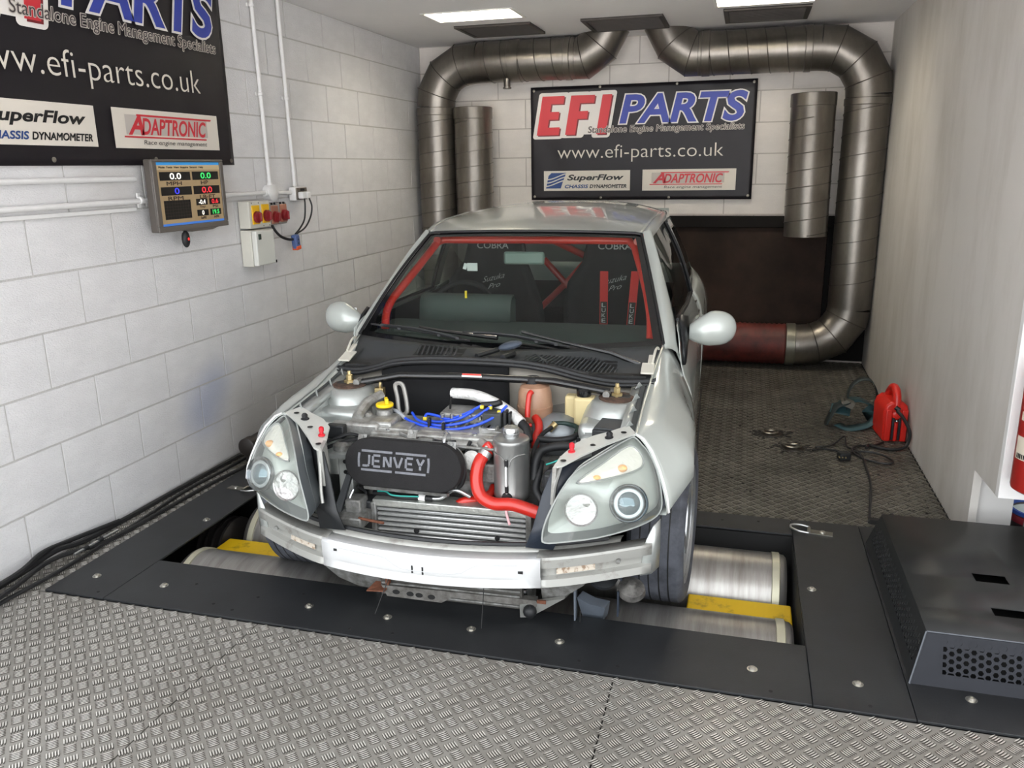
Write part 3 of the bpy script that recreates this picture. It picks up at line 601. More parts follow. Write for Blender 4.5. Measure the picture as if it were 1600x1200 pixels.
    for i in range(17):                                                       # shell: a rounded, outward-tapering pod
        q = 1-(1-i/16)**2; u = lerp(.765, .962, q); hh = .075*math.sqrt(max(0.0, 1-max(0, (q-.52)/.48)**2.6))*(.42+.58*min(1, q/.42)**.8)+.001; dd = .062*math.sqrt(max(0., 1-max(0, (q-.5)/.5)**2.2))*(.4+.6*min(1, q/.3))+.001
        zc = .797+.017*min(1, q/.5); vc = .645+.03*q
        rows.append([V(u*s, vc-dd*math.cos(a)*(1.0 if math.cos(a) > 0 else .45), zc+hh*math.sin(a)) for a in [2*PI*k/20 for k in range(20)]])
    MB().grid([r if s < 0 else r[::-1] for r in rows], True).build('shell', paint, m, angle=80)
    MB().box((.865*s, .675, .822), (.13, .008, .075)).build('mirror_glass', chrome, m, bevel=.003)
# ---------------------------------------------------------------- headlights
LO = [(.627, -.383, .647), (0.653,-0.392,0.626), (0.675,-0.405,0.606), (0.705,-0.43,0.556), (0.722,-0.455,0.495), (0.725,-0.474,0.444), (0.7,-0.5,0.418), (0.64,-0.55,0.403), (0.544,-0.61,0.391), (0.449,-0.67,0.395), (0.394,-0.702,0.402), (0.386,-0.7,0.422), (0.397,-0.695,0.473), (0.428,-0.665,0.542), (0.469,-0.605,0.598), (0.517,-0.53,0.616), (0.569,-0.45,0.632), (0.602,-0.405,0.642)]
LO = crv(LO, 3, True); LC = V(.55, -.63, .505)
def lampfan(back, sc, pw=2.6, rings=10):
    rows = []
    for i in range(rings+1):
        t = i/rings; row = []
        for p in LO:
            p = LC+(p-LC)*sc; q = LC.lerp(p, t); q.y = lerp(LC.y, p.y, t**pw)+back; row.append(q)
        rows.append(row)
    return rows
bezel = M('lamp_bezel', 'bcc0bb', .3, .12, coat=.3); lamp_d = M('lamp_dark', '4a4f52', .35); amber = M('amber', 'eeb27c', .3); facet = M('facet_chrome', 'aaa9a8', .2, .75, bump=.35, bs=45)
lampglass = M('lamp_bulb', 'eef3f5', .05, .6)
for s in (-1, 1):
    h = empty('headlight', parent=car)
    lens = lampfan(0, 1.0); MB().grid([mp(r, s) if s > 0 else mp(r, s)[::-1] for r in lens], True).build('lens', clear, h, angle=85)
    bz = lampfan(.060, .97, 2.2); MB().grid([mp(r, s) if s > 0 else mp(r, s)[::-1] for r in bz], True).build('bezel', bezel, h, angle=85)
    body = [mp(LO, s), mp([LC+(p-LC)*.99+V(0, .03, 0) for p in LO], s), mp([LC+(p-LC)*.8+V(-.02, .11, -.01) for p in LO], s), mp([LC+(p-LC)*.3+V(-.02, .14, 0) for p in LO], s)]
    MB().grid(body, True).build('housing', lamp_d, h, angle=60)
    MB().tube(mp(LO, s), .0028, 6, True).build('lens_edge', M('lens_edge', '8f9390', .35), h)
    # projector: chrome bowl, glass bull's-eye lens
    c = V(.628*s, -.556, .490); ax = V(.30*s, -.90, .28).normalized()
    MB().lathe([(.020, -.02), (.044, -.006), (.054, .012), (.058, .018), (.061, .014), (.060, .0)], c, ax, 36).build('projector_bowl', M('smoked_chrome', '7c8084', .12, 1.), h, angle=60)
    MB().lathe([(.043, .006), (.0455, .012), (.048, .010)], c, ax, 36).build('projector_ring', M('ring_grey', 'b4b8ba', .25, .7), h, angle=60)
    MB().lathe([(.0, .026), (.014, .0245), (.026, .02), (.034, .013), (.040, .004), (.040, -.006)], c, ax, 32).build('projector_lens', M('projector_glass', '6f7f88', .04, .75), h, angle=60)
    # main beam reflector
    c = V(.492*s, -.625, .487); ax = V(.12*s, -.97, .2).normalized()
    MB().lathe([(.006, -.024), (.024, -.018), (.038, -.006), (.047, .010), (.051, .014), (.052, .008)], c, ax, 36).build('reflector', facet, h, angle=60)
    MB().lathe([(.0, .006), (.008, .004), (.011, -.004), (.011, -.022)], c, ax, 16).build('bulb_cap', chrome, h)
    for k in (-1, 1): MB().lathe([(.0, .004), (.012, .002), (.02, -.006)], c+V(.016*k*s, 0, .022*(1 if k > 0 else .6)), ax, 14).build('reflector_facet', chrome, h)
    # indicator chamber
    io = crv([(.480, -.620, .571), (.56, -.575, .571), (.640, -.500, .575), (.664, -.458, .584), (.655, -.432, .607), (.628, -.425, .630), (.600, -.445, .628), (.545, -.52, .602)], 4, True)
    ic = V(.60, -.515, .596); rows = [[ic.lerp(p, t)+V(0, -.004*(1-t*t)-.004, .003) for p in io] for t in (0, .35, .7, 1)]
    MB().grid([mp(r, s) if s > 0 else mp(r, s)[::-1] for r in rows], True).build('indicator_reflector', M('indicator_chamber', 'f3eee6', .25, .15, bump=.25, bs=60), h, angle=80)
    MB().tube(mp([p+V(0, -.008, .003) for p in io], s), .0032, 6, True).build('indicator_rim', M('lens_edge', '8f9390', .35), h)
    MB().ball((.605*s, -.527, .592), (.016, .016, .012), 12).build('indicator_bulb', amber, h); MB().ball((.535*s, -.591, .581), (.012, .010, .007), 10).build('indicator_bulb', amber, h)
    MB().grid([mp([p+V(.004, -.004, .003) for p in map(V, lamp_edge[1:8])], s), mp([p_+V(.010, .0, .006) for p_ in map(V, lamp_edge[1:8])], s)]).build('wing_lip_glint', white_gloss, h, solid=.002)  # white strip paints the light reflecting between lens and wing
# ---------------------------------------------------------------- scuttle, seal, bulkhead
SZ = [(-.66, .70), (-.552, .70), (-.46, .722), (-.367, .748), (-.189, .763), (.10, .763), (.25, .747), (.368, .717), (.504, .698), (.66, .704)]
def cowl(u, t):
    b = glass_base(u*.662/.66); s_ = V(u, .112, interp(SZ, u)+.004); p = s_.lerp(b, t); p.z += -.016*math.sin(t*PI); return p
us = [-.66+1.32*i/40 for i in range(41)]
cw = P_(MB().grid([[cowl(u, t) for u in us] for t in [i/8 for i in range(9)]]), 'scuttle', plastic_g, angle=70, solid=.004)
for k in range(9):
    u = -.325+k*.021; MB().tube([cowl(u, .45)+V(0, 0, .004), cowl(u-.012, .9)+V(0, 0, .006)], .0045, 6).build('vent_slat', plastic_g, cw)
MB().grid([[cowl(u, t)+V(0, 0, .0022) for u in (-.345, -.26, -.13)] for t in (.42, .65, .92)]).build('vent_recess', black_m, cw)
MB().grid([[cowl(u, t)+V(0, 0, .0022) for u in [.13+.37*i/10 for i in range(11)]] for t in (.22, .4, .6, .72)]).build('vent_recess', black_m, cw)
for k in range(23):
    u = .135+k*.0162; L = 1.0 if k < 16 else 1-(k-15)*.09
    MB().tube([cowl(u, .22)+V(0, 0, .005), cowl(u+.028*L, .22+.5*L)+V(0, 0, .006)], .0036, 5).build('vent_slat', plastic_g, cw)
MB().tube([cowl(.17, .72)+V(0, 0, .008), cowl(.235, .2)+V(0, 0, .008)], .005, 5).build('vent_rib', plastic_g, cw)
MB().grid([[cowl(u, t)+V(0, 0, .003) for u in (-.64, -.56, -.46)] for t in (.05, .25, .4)]).build('cover_panel', plastic, cw)
MB().grid([[cowl(u, t)+V(0, 0, .003) for u in (.40, .47, .54, .58)] for t in (.03, .12, .2)]).build('drain_opening', black_m, cw)
MB().tube([cowl(-.05, .15)+V(0, 0, .012), cowl(.015, .75)+V(0, 0, .02)], .011, 6).build('linkage_arm', plastic, cw)
MB().tube([cowl(.06, .1)+V(0, 0, .010), cowl(.085, .6)+V(0, 0, .015)], .012, 6).build('linkage_arm', plastic, cw)
MB().ball((0.063,0.24,0.797), (.052, .04, .017), 16, rot=Matrix.Rotation(-.25, 3, 'Y')).build('spindle_cover', M('cover_bluegrey', '4b5461', .5, noise=.15, ns=20), cw)
sl = [(-.655, .115, .703), (-.552, .11, .701), (-.46, .105, .722), (-.367, .10, .75), (-.189, .095, .765), (.10, .095, .765), (.25, .10, .748), (.368, .105, .72), (.504, .11, .70), (.655, .115, .706)]
se = P_(MB().tube(crv(sl, 5), .012, 8), 'bonnet_seal', rubber); MB().tube(crv([(a, b-.022, c-.008) for a, b, c in sl], 5), .009, 8).build('seal_lip', rubber, se)
bw = P_(MB().grid([[V(u, .125-.02*t, lerp(interp(SZ, u)-.014, .2, t)) for u in us] for t in (0, .1, .5, 1)]), 'bulkhead', M('bulkhead_paint', '9b968c', .5, .2, noise=.1, ns=8), solid=.004)
MB().grid([[V(u, .098, lerp(interp(SZ, u)-.02, .25, t)) for u in [-.44+.53*i/12 for i in range(13)]] for t in (0, .3, .7, 1)]).build('insulation', cloth, bw, solid=.02)
MB().bx((-.66, .03, .15), (.66, .6, .17)).build('floor_pan', black_m, bw)
# ---------------------------------------------------------------- wipers
def wiper(arm, blade):
    w = empty('wiper', parent=car); A = [V(p) for p in arm]; B = [V(p) for p in blade]
    MB().tube(A, [.011, .009]+[.006]*(len(A)-2), 7).build('arm', blackp, w)
    MB().tube(B, .0045, 6).build('blade', rubber, w); up = V(0, -.012, .014)
    MB().tube([B[0].lerp(B[-1], .12)+up*.4, B[0].lerp(B[-1], .3)+up, B[0].lerp(B[-1], .5)+up*1.3, B[0].lerp(B[-1], .7)+up, B[0].lerp(B[-1], .88)+up*.4], .005, 6).build('bridge', plastic, w)
    for t in (.12, .3, .7, .88): MB().box(B[0].lerp(B[-1], t)+up*.3, (.014, .012, .012)).build('claw', plastic, w)
wiper([(0,0.275,0.82), (-0.123,0.3,0.824), (-0.261,0.335,0.829), (-0.37,0.36,0.838)], [(-0.61,0.4,0.837), (-0.384,0.355,0.821), (-0.12,0.29,0.799)])
wiper([(0.587,0.27,0.732), (0.469,0.285,0.771), (0.271,0.3,0.805), (0.094,0.315,0.839)], [(-0.159,0.31,0.834), (0.058,0.295,0.823), (0.3,0.285,0.791)])
# ---------------------------------------------------------------- strut towers, brace, bay sides
for s in (-1, 1):
    t = P_(MB().lathe([(.17, -.32), (.155, -.2), (.14, -.13), (.128, -.10), (.118, -.07), (.103, -.035), (.085, -.012), (.07, -.008), (0, -.006)], (.525*s, -.03, .68), (.0, 0, 1), 28), 'strut_tower', paint_in, angle=50)
    MB().lathe([(.066, -.006), (.068, .002), (.060, .006), (0, .006)], (.53*s, -.025, .676), n=24).build('top_mount', M('rusty_steel', '6e5548', .6, .4, dark='3c332e', ns=40), t)
    MB().lathe([(.022, 0), (.022, .012), (.013, .014), (.013, .034), (.008, .036), (.007, .05), (0, .05)], (.53*s, -.025, .68), n=6).build('strut_nut', brass, t, angle=20)
    MB().box((.505*s, -.135, .585), (.19, .13, .07)).build('tower_step', paint_in, t, bevel=.028, segs=4); MB().box((.50*s, -.19, .545), (.16, .06, .05)).build('foil_patch', wrap, t, bevel=.015)
    ip = P_(MB().grid([mp(r, s) for r in zip(*[[(.628, v, interp(ZT, v)-.012), (.585, v, interp(ZT, v)-.016), (.575, v, interp(ZT, v)-.06), (.565, v, .45), (.52, v, .15)] for v in (-.37, -.25, -.12, 0, .11)])]), 'inner_wing', paint_in, solid=.003)
    MB().grid([mp(r, s) for r in zip(*[[(.608, v, interp(ZT, v)-.004), (.574, v, interp(ZT, v)-.010), (.570, v, interp(ZT, v)-.03)] for v in (-.33, -.2, -.05, .1)])]).build('wing_rail', paint_in, ip, solid=.003); MB().grid([mp(r, s) for r in zip(*[[(.624, v, interp(ZT, v)-.003), (.606, v, interp(ZT, v)-.001)] for v in (-.34, -.2, -.05, .1, .3)])]).build('rail_gap', M('gap_dark', '3c3f3f', .7), ip)
    for v in (-.30, -.17, -.05, .06):
        z = interp(ZT, v); MB().prism(mp([(.588, v-.016, z-.006), (.60, v+.0, z+.016), (.612, v+.014, z-.004)], s), (.004*s, 0, .002)).build('rail_tab', paint_in, ip)
    MB().bx((.592*s, -.14, .662), (.618*s, -.09, .668)).build('rail_slot', worn, ip); MB().tube(mp([(.632, -.37, .655), (.634, -.1, .682), (.648, .2, .735), (.668, .40, .785)], s), .004, 5).build('rail_edge', paint_in, ip)
    MB().box((.625*s, .17, .742), (.05, .085, .008), Matrix.Rotation(.25, 3, 'X')).box((.632*s, .235, .762), (.022, .07, .007), Matrix.Rotation(.3, 3, 'X')).build('hinge_plate', M('hinge_paint', 'c9c6ba', .45), ip, bevel=.003)
    MB().tube(mp(crv([(.64, .20, .757), (.645, .26, .79), (.65, .31, .795), (.655, .33, .785)], 4), s), .005, 6).build('hinge_hook', M('hinge_paint', 'c9c6ba', .45), ip)
    # slam panel over each headlight
    top = [(.632, -.365, .654), (.600, -.30, .660), (.545, -.325, .645), (.49, -.345, .632), (.44, -.40, .622), (.405, -.50, .607), (.392, -.565, .592), (.425, -.555, .600), (.475, -.50, .617), (.545, -.425, .634), (.60, -.385, .648)]
    sp = P_(MB().prism(mp(top, s), (0, 0, -.006)), 'slam_panel', M('slam_paint', 'c4c5bf', .4, .15, dark='a59a8b', ns=18, thr=(.2, .35)), weld=True)
    MB().lathe([(.014, 0), (.016, .008), (.010, .012), (.011, .022), (.006, .028), (0, .028)], (.546*s, -.378, .632), n=14).build('rubber_stop', rubber, sp)
    MB().lathe([(.012, 0), (.012, .006), (.007, .008), (.007, .016), (.009, .017), (.009, .03), (.004, .034), (0, .034)], (.437*s, -.470, .612), n=12).build('adjuster_pin', M('red_plastic', 'c3202c', .35), sp)
    for (u, v, z) in ((.59, -.355, .651), (.50, -.43, .627), (.42, -.53, .604)): MB().lathe([(.010, 0), (.010, .001), (0, .001)], (u*s, v, z+.001), n=10).build('hole', black_m, sp)
    MB().prism(mp([(.392, -.565, .592), (.405, -.50, .607), (.40, -.50, .50), (.385, -.57, .47)], s), (.012*s, 0, 0)).build('panel_drop', worn, sp)
    MB().grid([mp(r, s) for r in ([(.50, -.46, .60), (.39, -.555, .585)], [(.47, -.50, .50), (.36, -.58, .50)], [(.43, -.56, .40), (.335, -.60, .40)], [(.40, -.60, .33), (.31, -.60, .33)])]).build('air_guide', dkblue if s > 0 else plastic, sp, solid=.006)
    MB().tube(mp(crv([(.415, -.545, .59), (.40, -.57, .53), (.395, -.585, .46), (.385, -.60, .42)], 4), s), .006, 6).build('guide_edge', worn, sp)
br = P_(MB().tube([(-0.495,-0.02,0.682), (-0.422,0,0.693), (-0.33,0.01,0.711), (-0.079,0.01,0.719), (0.225,0.01,0.718), (0.286,0.01,0.716), (0.501,-0.02,0.693)], .0145, 12), 'strut_brace', blackp)
for s in (-1, 1): MB().bx((.49*s, -.045, .675), (.58*s, -.005, .684)).build('brace_plate', plastic, br, bevel=.003); MB().cyl((.492*s, -.05, .69), (.492*s, .0, .69), .013, 12).build('pivot_bolt', alu_d, br)
MB().box((-0.031,-0.003,0.73), (.075, .004, .010)).build('red_label', M('label_red', 'c23a32', .5), br)
MB().box((-0.03,-0.006,0.726), (.08, .003, .006)).build('white_label', white_gloss, br)
# ---------------------------------------------------------------- bumper beam
def beam_v(u): return -.70+.05*(u/.37)**2 if abs(u) < .37 else -.65+.65*(abs(u)-.37)**1.25
bm_p = M('beam_white', 'd4d5d5', .35, .1, noise=.08, ns=9)
bu = P_(MB().grid([[V(u, beam_v(u)+q, z) for q, z in ((.05, .318), (.0, .318), (-.006, .311), (-.006, .262), (.0, .250), (-.002, .222), (.01, .218), (.055, .216))] for u in [-.37+.74*i/16 for i in range(17)]]), 'bumper_beam', bm_p, angle=30, solid=.003)
sw = []
for i in range(25):
    u = -.30+.60*i/24; z = .302-.036*(1/(1+math.exp(-(.125-abs(u-.02))*90))); sw.append((u, beam_v(u)-.0075, z))
MB().tube(sw, .0022, 5).build('pressed_swage', M('swage_grey', 'b9babb', .4), bu)
for u, z, w, h in ((-.035, .270, .005, .026), (.0, .268, .005, .026), (-.315, .292, .012, .008), (.31, .278, .016, .009)): MB().box((u, beam_v(u)-.0075, z), (w, .003, h)).build('slot', black_m, bu)
for s in (-1, 1):
    ux = [.355+.345*i/10 for i in range(11)]; rows = []
    for u in ux:
        q = (u-.355)/.345; v = beam_v(u)+.004; zt = lerp(.318, .322, q); zb = lerp(.222, .228, q)
        rows.append(mp([(u, v+.05, zt+.004), (u, v+.004, zt), (u, v, zt-.006), (u, v+.004, zt-.035), (u, v+.018, zt-.040), (u, v+.020, zb+.028), (u, v+.0, zb+.022), (u, v-.004, zb), (u, v+.05, zb-.004)], s))
    o = MB().grid(rows).build('beam_end', worn, bu, angle=30, solid=.003)
    MB().prism(mp([(.415, beam_v(.42)+.014, .279), (.53, beam_v(.53)+.014, .281), (.53, beam_v(.53)+.012, .262), (.415, beam_v(.42)+.012, .258)], s), (0, .002, 0)).build('worn_patch', M('chipped', 'bdb4a6', .6, dark='8a7460', ns=60, thr=(.4, .5)), bu)
    MB().cyl((.60*s, beam_v(.6)+.012, .285), (.60*s, beam_v(.6)-.006, .285), .008, 8).build('beam_bolt', alu_d, bu)
    MB().grid([mp(r, s) for r in ([(.680, -.478, .33), (.70, -.474, .38), (.722, -.45, .40)], [(.672, -.485, .28), (.705, -.474, .30), (.724, -.45, .32)], [(.665, -.485, .21), (.70, -.474, .215), (.722, -.45, .23)])]).build('wing_bracket', paint_in, bu, solid=.004)
shelf = P_(MB().grid([[V(u, beam_v(u)+q, z) for q, z in ((.05, .318), (.075, .326), (.10, .322), (.16, .30))] for u in [-.60+1.2*i/20 for i in range(21)]]), 'front_crossmember', worn, solid=.003)
MB().tube([(u, beam_v(u)+.082, .331) for u in [-.56+1.12*i/20 for i in range(21)]], .008, 6).build('rubber_strip', rubber, shelf)
MB().tube(crv([(-.30, -.51, .335), (-.26, -.52, .335), (-.20, -.53, .334)], 4), .005, 6).build('rusty_rod', rust, shelf)
# ---------------------------------------------------------------- radiator
ra = P_(MB().bx((-.285, -.40, .0), (.285, -.37, .36)), 'radiator', M('core_dark', '55534f', .6, .5))
MB().bx((-.285, -.425, .345), (.285, -.345, .372)).build('top_tank', M('tank_alu', 'c3c5bf', .35, .75, noise=.2, ns=40, bump=.2, bs=100), ra, bevel=.004)
for k in range(17):
    z = .02+.0192*k; MB().bx((-.272, -.418, z), (.272, -.40, z+.0125)).build('fin', M('fin_alu', 'd0d1d0', .35, .7, noise=.15, ns=60), ra, bevel=.003, segs=1)
for s in (-1, 1): MB().bx((.272*s, -.428, .0), (.292*s, -.36, .36)).build('side_tank', alu_d, ra, bevel=.004)
MB().bx((-.335, -.42, .05), (-.292, -.35, .36)).build('plastic_tank', plastic, ra, bevel=.006)
MB().lathe([(.010, 0), (.010, .003), (0, .004)], (-.125, -.419, .262), (0, -1, 0), 12).build('plug', rubber, ra); MB().lathe([(.009, 0), (.009, .003), (0, .004)], (.17, -.419, .262), (0, -1, 0), 12).build('plug', rubber, ra)
lc = P_(MB().bx((-.235, -.505, .05), (.275, -.48, .19)), 'lower_cooler', M('core_dark', '55534f', .6, .5))
for k in range(7): MB().bx((-.23, -.512, .056+.018*k), (.27, -.505, .065+.018*k)).build('fin', alu_d, lc, bevel=.003, segs=1)
lo = P_(MB().prism([(-0.229,-0.515,0.089), (-0.21,-0.515,0.049), (-0.009,-0.515,0.046), (0.029,-0.515,0.07), (0.326,-0.515,0.07), (0.326,-0.515,0.094), (0.03,-0.515,0.092)], (0, .03, 0)), 'lower_mount', M('dirty_alloy', '8c8a86', .5, .4, dark='5f5c57', ns=30))
for p_ in ((-0.175,-0.516,0.069), (-0.123,-0.516,0.067), (-0.09,-0.516,0.066), (-0.045,-0.516,0.064)): MB().lathe([(.009, 0), (.009, .001), (0, .001)], p_, (0, -1, 0), 10, xs=1.5).build('hole', black_m, lo)
MB().prism([(-0.28,-0.53,0.067), (-0.212,-0.53,0.072), (-0.204,-0.49,0.081), (-0.259,-0.49,0.085)], (0, 0, .005)).box((-0.201,-0.52,0.13), (.012, .02, .06)).build('rusty_bracket', rust, lo)
MB().prism([(.27, -.52, .075), (.42, -.50, .105), (.44, -.48, .12), (.30, -.50, .02), (.27, -.515, .025)], (0, .02, 0)).build('corner_bracket', worn, lo); MB().ball((.305, -.52, .055), .024, 12).build('rubber_bush', rubber, lo); MB().box((.345, -.52, .095), (.03, .006, .012)).build('rust_patch', rust, lo)
MB().prism([(-0.454,-0.53,0.187), (-0.443,-0.51,0.138), (-0.402,-0.49,0.087), (-0.334,-0.48,0.056), (-0.227,-0.48,0.048), (-0.193,-0.5,0.157)], (0, .01, 0)).build('undertray', alu_d, lo); MB().prism([(0.333,-0.5,0.179), (0.341,-0.48,0.078), (0.411,-0.48,0.096), (0.48,-0.48,0.149), (0.528,-0.47,0.208)], (0, .01, 0)).build('undertray', alu_d, lo)
MB().prism([(.455, -.46, .09), (.50, -.46, .07), (.545, -.42, .04), (.535, -.40, -.025), (.47, -.40, -.03)], (.012, .05, 0)).build('hanging_flap', M('flap_grey', '5b626b', .5), lo); MB().prism([(.445, -.47, .12), (.452, -.47, .12), (.452, -.47, -.06), (.448, -.47, -.06)], (0, .03, 0)).build('flap_blade', M('flap_grey', '5b626b', .5), lo)
for a, b in (((-.13, -.66, .22), (-.175, -.70, .09)), ((.195, -.69, .22), (.19, -.71, .09)), ((.468, -.47, .05), (.467, -.48, -.06))): MB().tube([a, b], .0016, 5).build('cable_tie', black_m, lo)
ho = P_(MB().lathe([(.0, -.025), (.038, -.024), (.047, -.009), (.043, .010), (.018, .018), (.012, .032), (0, .033)], (.638, -.48, .155), (.1, -.35, .93), 26), 'horn', M('horn_grey', '7d7b77', .5, .5, dark='4a4846', ns=25)); MB().bx((.60, -.47, .15), (.606, -.44, .24)).box((.598, -.485, .11), (.006, .05, .09)).build('horn_bracket', dkblue, ho)
MB().lathe([(.0, -.02), (.045, -.018), (.05, 0), (.02, .012), (0, .014)], (.54, -.44, .17), (.1, -.35, .93), 22).build('second_horn', plastic, ho)
# ---------------------------------------------------------------- engine
en = P_(MB().bx((-.36, -.30, .12), (.24, .02, .50)).bx((-.33, -.27, .50), (.22, -.02, .555)), 'engine', alu_d, bevel=.012)
def E(b, n, m, **k): return b.build(n, m, en, **k)
E(MB().bx((-.34, -.285, .545), (.21, -.06, .575)).tube([(-.34, -.29, .545), (.21, -.29, .545)], .02, 10), 'cam_cover', alu, bevel=.008)
for k in range(6): E(MB().cyl((-.28+.085*k, -.30, .548), (-.28+.085*k, -.318, .548), .011, 8), 'cover_bolt', alu_b)
for k in range(9): E(MB().bx((-.10+.03*k, -.20, .575), (-.092+.03*k, -.08, .588)), 'cover_rib', alu)
E(MB().bx((-.12, -.14, .575), (.13, -.02, .615)), 'coil_mount', alu, bevel=.006)
for k in range(7): E(MB().lathe([(.008, 0), (.008, .012), (.004, .016), (0, .016)], (-.105+.036*k, -.15, .60), n=8), 'coil_stud', alu_b)
E(MB().bx((.055, -.17, .575), (.125, -.09, .632)), 'coil_pack', plastic_g, bevel=.005); E(MB().bx((.13, -.16, .58), (.142, -.10, .635)).bx((.146, -.15, .585), (.156, -.10, .63)), 'coil_connector', plastic, bevel=.004)
E(MB().bx((.05, -.21, .575), (.115, -.165, .588)), 'alloy_block', alu_b, bevel=.004)
# timing-side mount, oil filler
E(MB().bx((-.448, -.27, .545), (-.315, -.15, .596)).bx((-.36, -.25, .55), (-.27, -.12, .60)), 'engine_mount', alu, bevel=.010)
E(MB().tube(crv([(-0.422,-0.21,0.598), (-0.422,-0.16,0.616), (-0.415,-0.1,0.632), (-0.385,-0.05,0.646)], 5), .021, 8), 'mount_arm', alu)
E(MB().lathe([(.035, -.10), (.033, -.03), (.030, -.005), (.034, 0)], (-0.339,-0.14,0.622), n=20), 'filler_neck', alu)
c_ = V((-0.338,-0.14,0.63)); cap = E(MB().lathe([(.033, -.002), (.034, .008), (.030, .011), (0, .011)], c_, n=24).box(c_+V(.008, 0, .020), (.012, .036, .022), Matrix.Rotation(.5, 3, 'Z')), 'oil_filler_cap', yell, bevel=.002)
E(MB().lathe([(.028, -.08), (.028, 0), (.02, .008), (0, .008)], (-.335, -.14, .60), n=18), 'breather_boss', alu); E(MB().lathe([(.022, -.06), (.022, 0), (.014, .008), (0, .008)], (-.40, -.16, .60), n=14), 'mount_boss', alu)
E(MB().bx((-.515, -.265, .545), (-.448, -.20, .585)), 'mount_bracket', alu, bevel=.006); E(MB().box((-0.47,-0.29,0.57), (.07, .035, .05)), 'relay_box', plastic, bevel=.005)
E(MB().box((-0.401,-0.03,0.652), (.035, .03, .035)).cyl(V((-0.4,-0.03,0.668)), V((-0.398,-0.03,0.692)), .006, 8), 'brass_valve', brass, bevel=.003)
sb = crv([(-0.339,-0.02,0.681), (-0.312,-0.02,0.685), (-0.296,-0.03,0.65), (-0.284,-0.05,0.583), (-0.314,-0.05,0.576), (-0.329,-0.03,0.635)], 4, True); E(MB().tube(sb, .0085, 6, True), 'slotted_bracket', M('bracket_worn', '9c9a95', .5, .4, dark='7a5a48', ns=16, thr=(.3, .4)))
# throttle bodies and inlet side
E(MB().bx((-.30, -.34, .43), (.16, -.285, .50)), 'inlet_flange', alu_d, bevel=.006)
for k in range(4):
    u = -.245+.105*k; E(MB().lathe([(.03, -.09), (.03, 0), (.034, .01)], (u, -.36, .52), (0, -.9, .25), 16), 'throttle_body', alu); E(MB().lathe([(.012, -.05), (.012, 0), (.007, .01), (0, .01)], (u+.03, -.335, .545), (0, -.3, 1), 10), 'injector', plastic)
E(MB().tube([(-.30, -.345, .565), (.15, -.345, .558)], .006, 8), 'fuel_rail', alu_d); E(MB().box((-.10, -.35, .565), (.055, .02, .045)).box((-.16, -.34, .58), (.09, .012, .015), Matrix.Rotation(.35, 3, 'Y')), 'linkage_bracket', alu_d, bevel=.003)
E(MB().lathe([(.034, -.006), (.038, 0), (.034, .006)], (-.03, -.335, .57), (1, 0, 0), 20), 'throttle_wheel', alu_b)
for k in range(5): E(MB().lathe([(.010, 0), (.010, .008), (.005, .010), (0, .010)], (-.28+.11*k, -.255, .572), n=8), 'cover_stud', alu_b)
E(MB().bx((-.345, -.262, .566), (-.20, -.17, .584)).bx((-.16, -.25, .568), (.20, -.18, .579)), 'cover_pad', alu, bevel=.006)
# plug leads
random.seed(5)
L_ = [[(-0.298,-0.12,0.603), (-0.242,-0.16,0.588), (-0.155,-0.2,0.579), (-0.049,-0.22,0.579), (0.042,-0.2,0.596), (0.104,-0.16,0.621), (0.136,-0.12,0.65)],
      [(-0.236,-0.12,0.602), (-0.19,-0.17,0.589), (-0.093,-0.2,0.585), (0,-0.18,0.601), (0.056,-0.14,0.632), (0.077,-0.12,0.647)],
      [(-0.178,-0.14,0.594), (-0.171,-0.13,0.604), (-0.127,-0.14,0.602), (-0.079,-0.15,0.595), (-0.016,-0.14,0.618), (0.038,-0.12,0.645)],
      [(-0.182,-0.13,0.583), (-0.127,-0.15,0.582), (-0.043,-0.16,0.6), (0.014,-0.14,0.63)]]
for i, p in enumerate(L_):
    ld = E(MB().tube(crv(p, 5), .0052, 8), 'plug_lead', blue)
E(MB().tube(crv([(-0.322,-0.1,0.601), (-0.296,-0.12,0.604), (-0.252,-0.155,0.591)], 4), .0075, 8), 'lead_boot', M('boot_grey', 'a6aab0', .5))
for p in ((0.042,-0.125,0.642), (0.074,-0.125,0.641), (0.113,-0.145,0.632), (-0.176,-0.145,0.59)): E(MB().box(p, (.014, .012, .012)), 'lead_band', lead_y, bevel=.002)
for p in ((-0.139,-0.2,0.594), (-0.077,-0.225,0.586)): E(MB().box(p, (.010, .02, .034)), 'lead_clip', rubber, bevel=.002)
E(MB().tube(crv([(0.035,-0.11,0.644), (0.089,-0.1,0.649), (0.109,-0.1,0.658)], 4), .012, 8), 'lead_cap', rubber)
hw = E(MB().tube(crv([(-0.103,-0.02,0.66), (-0.011,-0.05,0.665), (0.069,-0.07,0.647), (0.143,-0.1,0.618), (0.193,-0.13,0.59)], 6), [.021]*25, 12), 'wrapped_hose', wrap); E(MB().tube(crv([(0.191,-0.13,0.592), (0.214,-0.15,0.576), (0.23,-0.18,0.537)], 4), .017, 10), 'hose_end', rubber)
E(MB().prism([(0.061,-0.24,0.6), (0.143,-0.22,0.579), (0.185,-0.25,0.558), (0.077,-0.27,0.522)], (0, .03, -.01)), 'alloy_shield', alu_d)
E(MB().tube([(-0.105,-0.03,0.655), (-0.104,-0.05,0.632), (-0.092,-0.1,0.604)], .004, 6), 'sensor_lead', black_m)
# gearbox side
E(MB().ball((.30, .0, .505), (.125, .09, .09), 18), 'gearbox_bell', M('servo_grey', '8f9497', .4, .5, noise=.1, ns=20)); E(MB().lathe([(.09, 0), (.095, .008), (.09, .016)], (.30, .06, .555), (-.2, -.4, .9), 28), 'servo_rim', alu_b)
E(MB().bx((.22, -.28, .14), (.50, .04, .45)), 'gearbox', alu_d, bevel=.02)
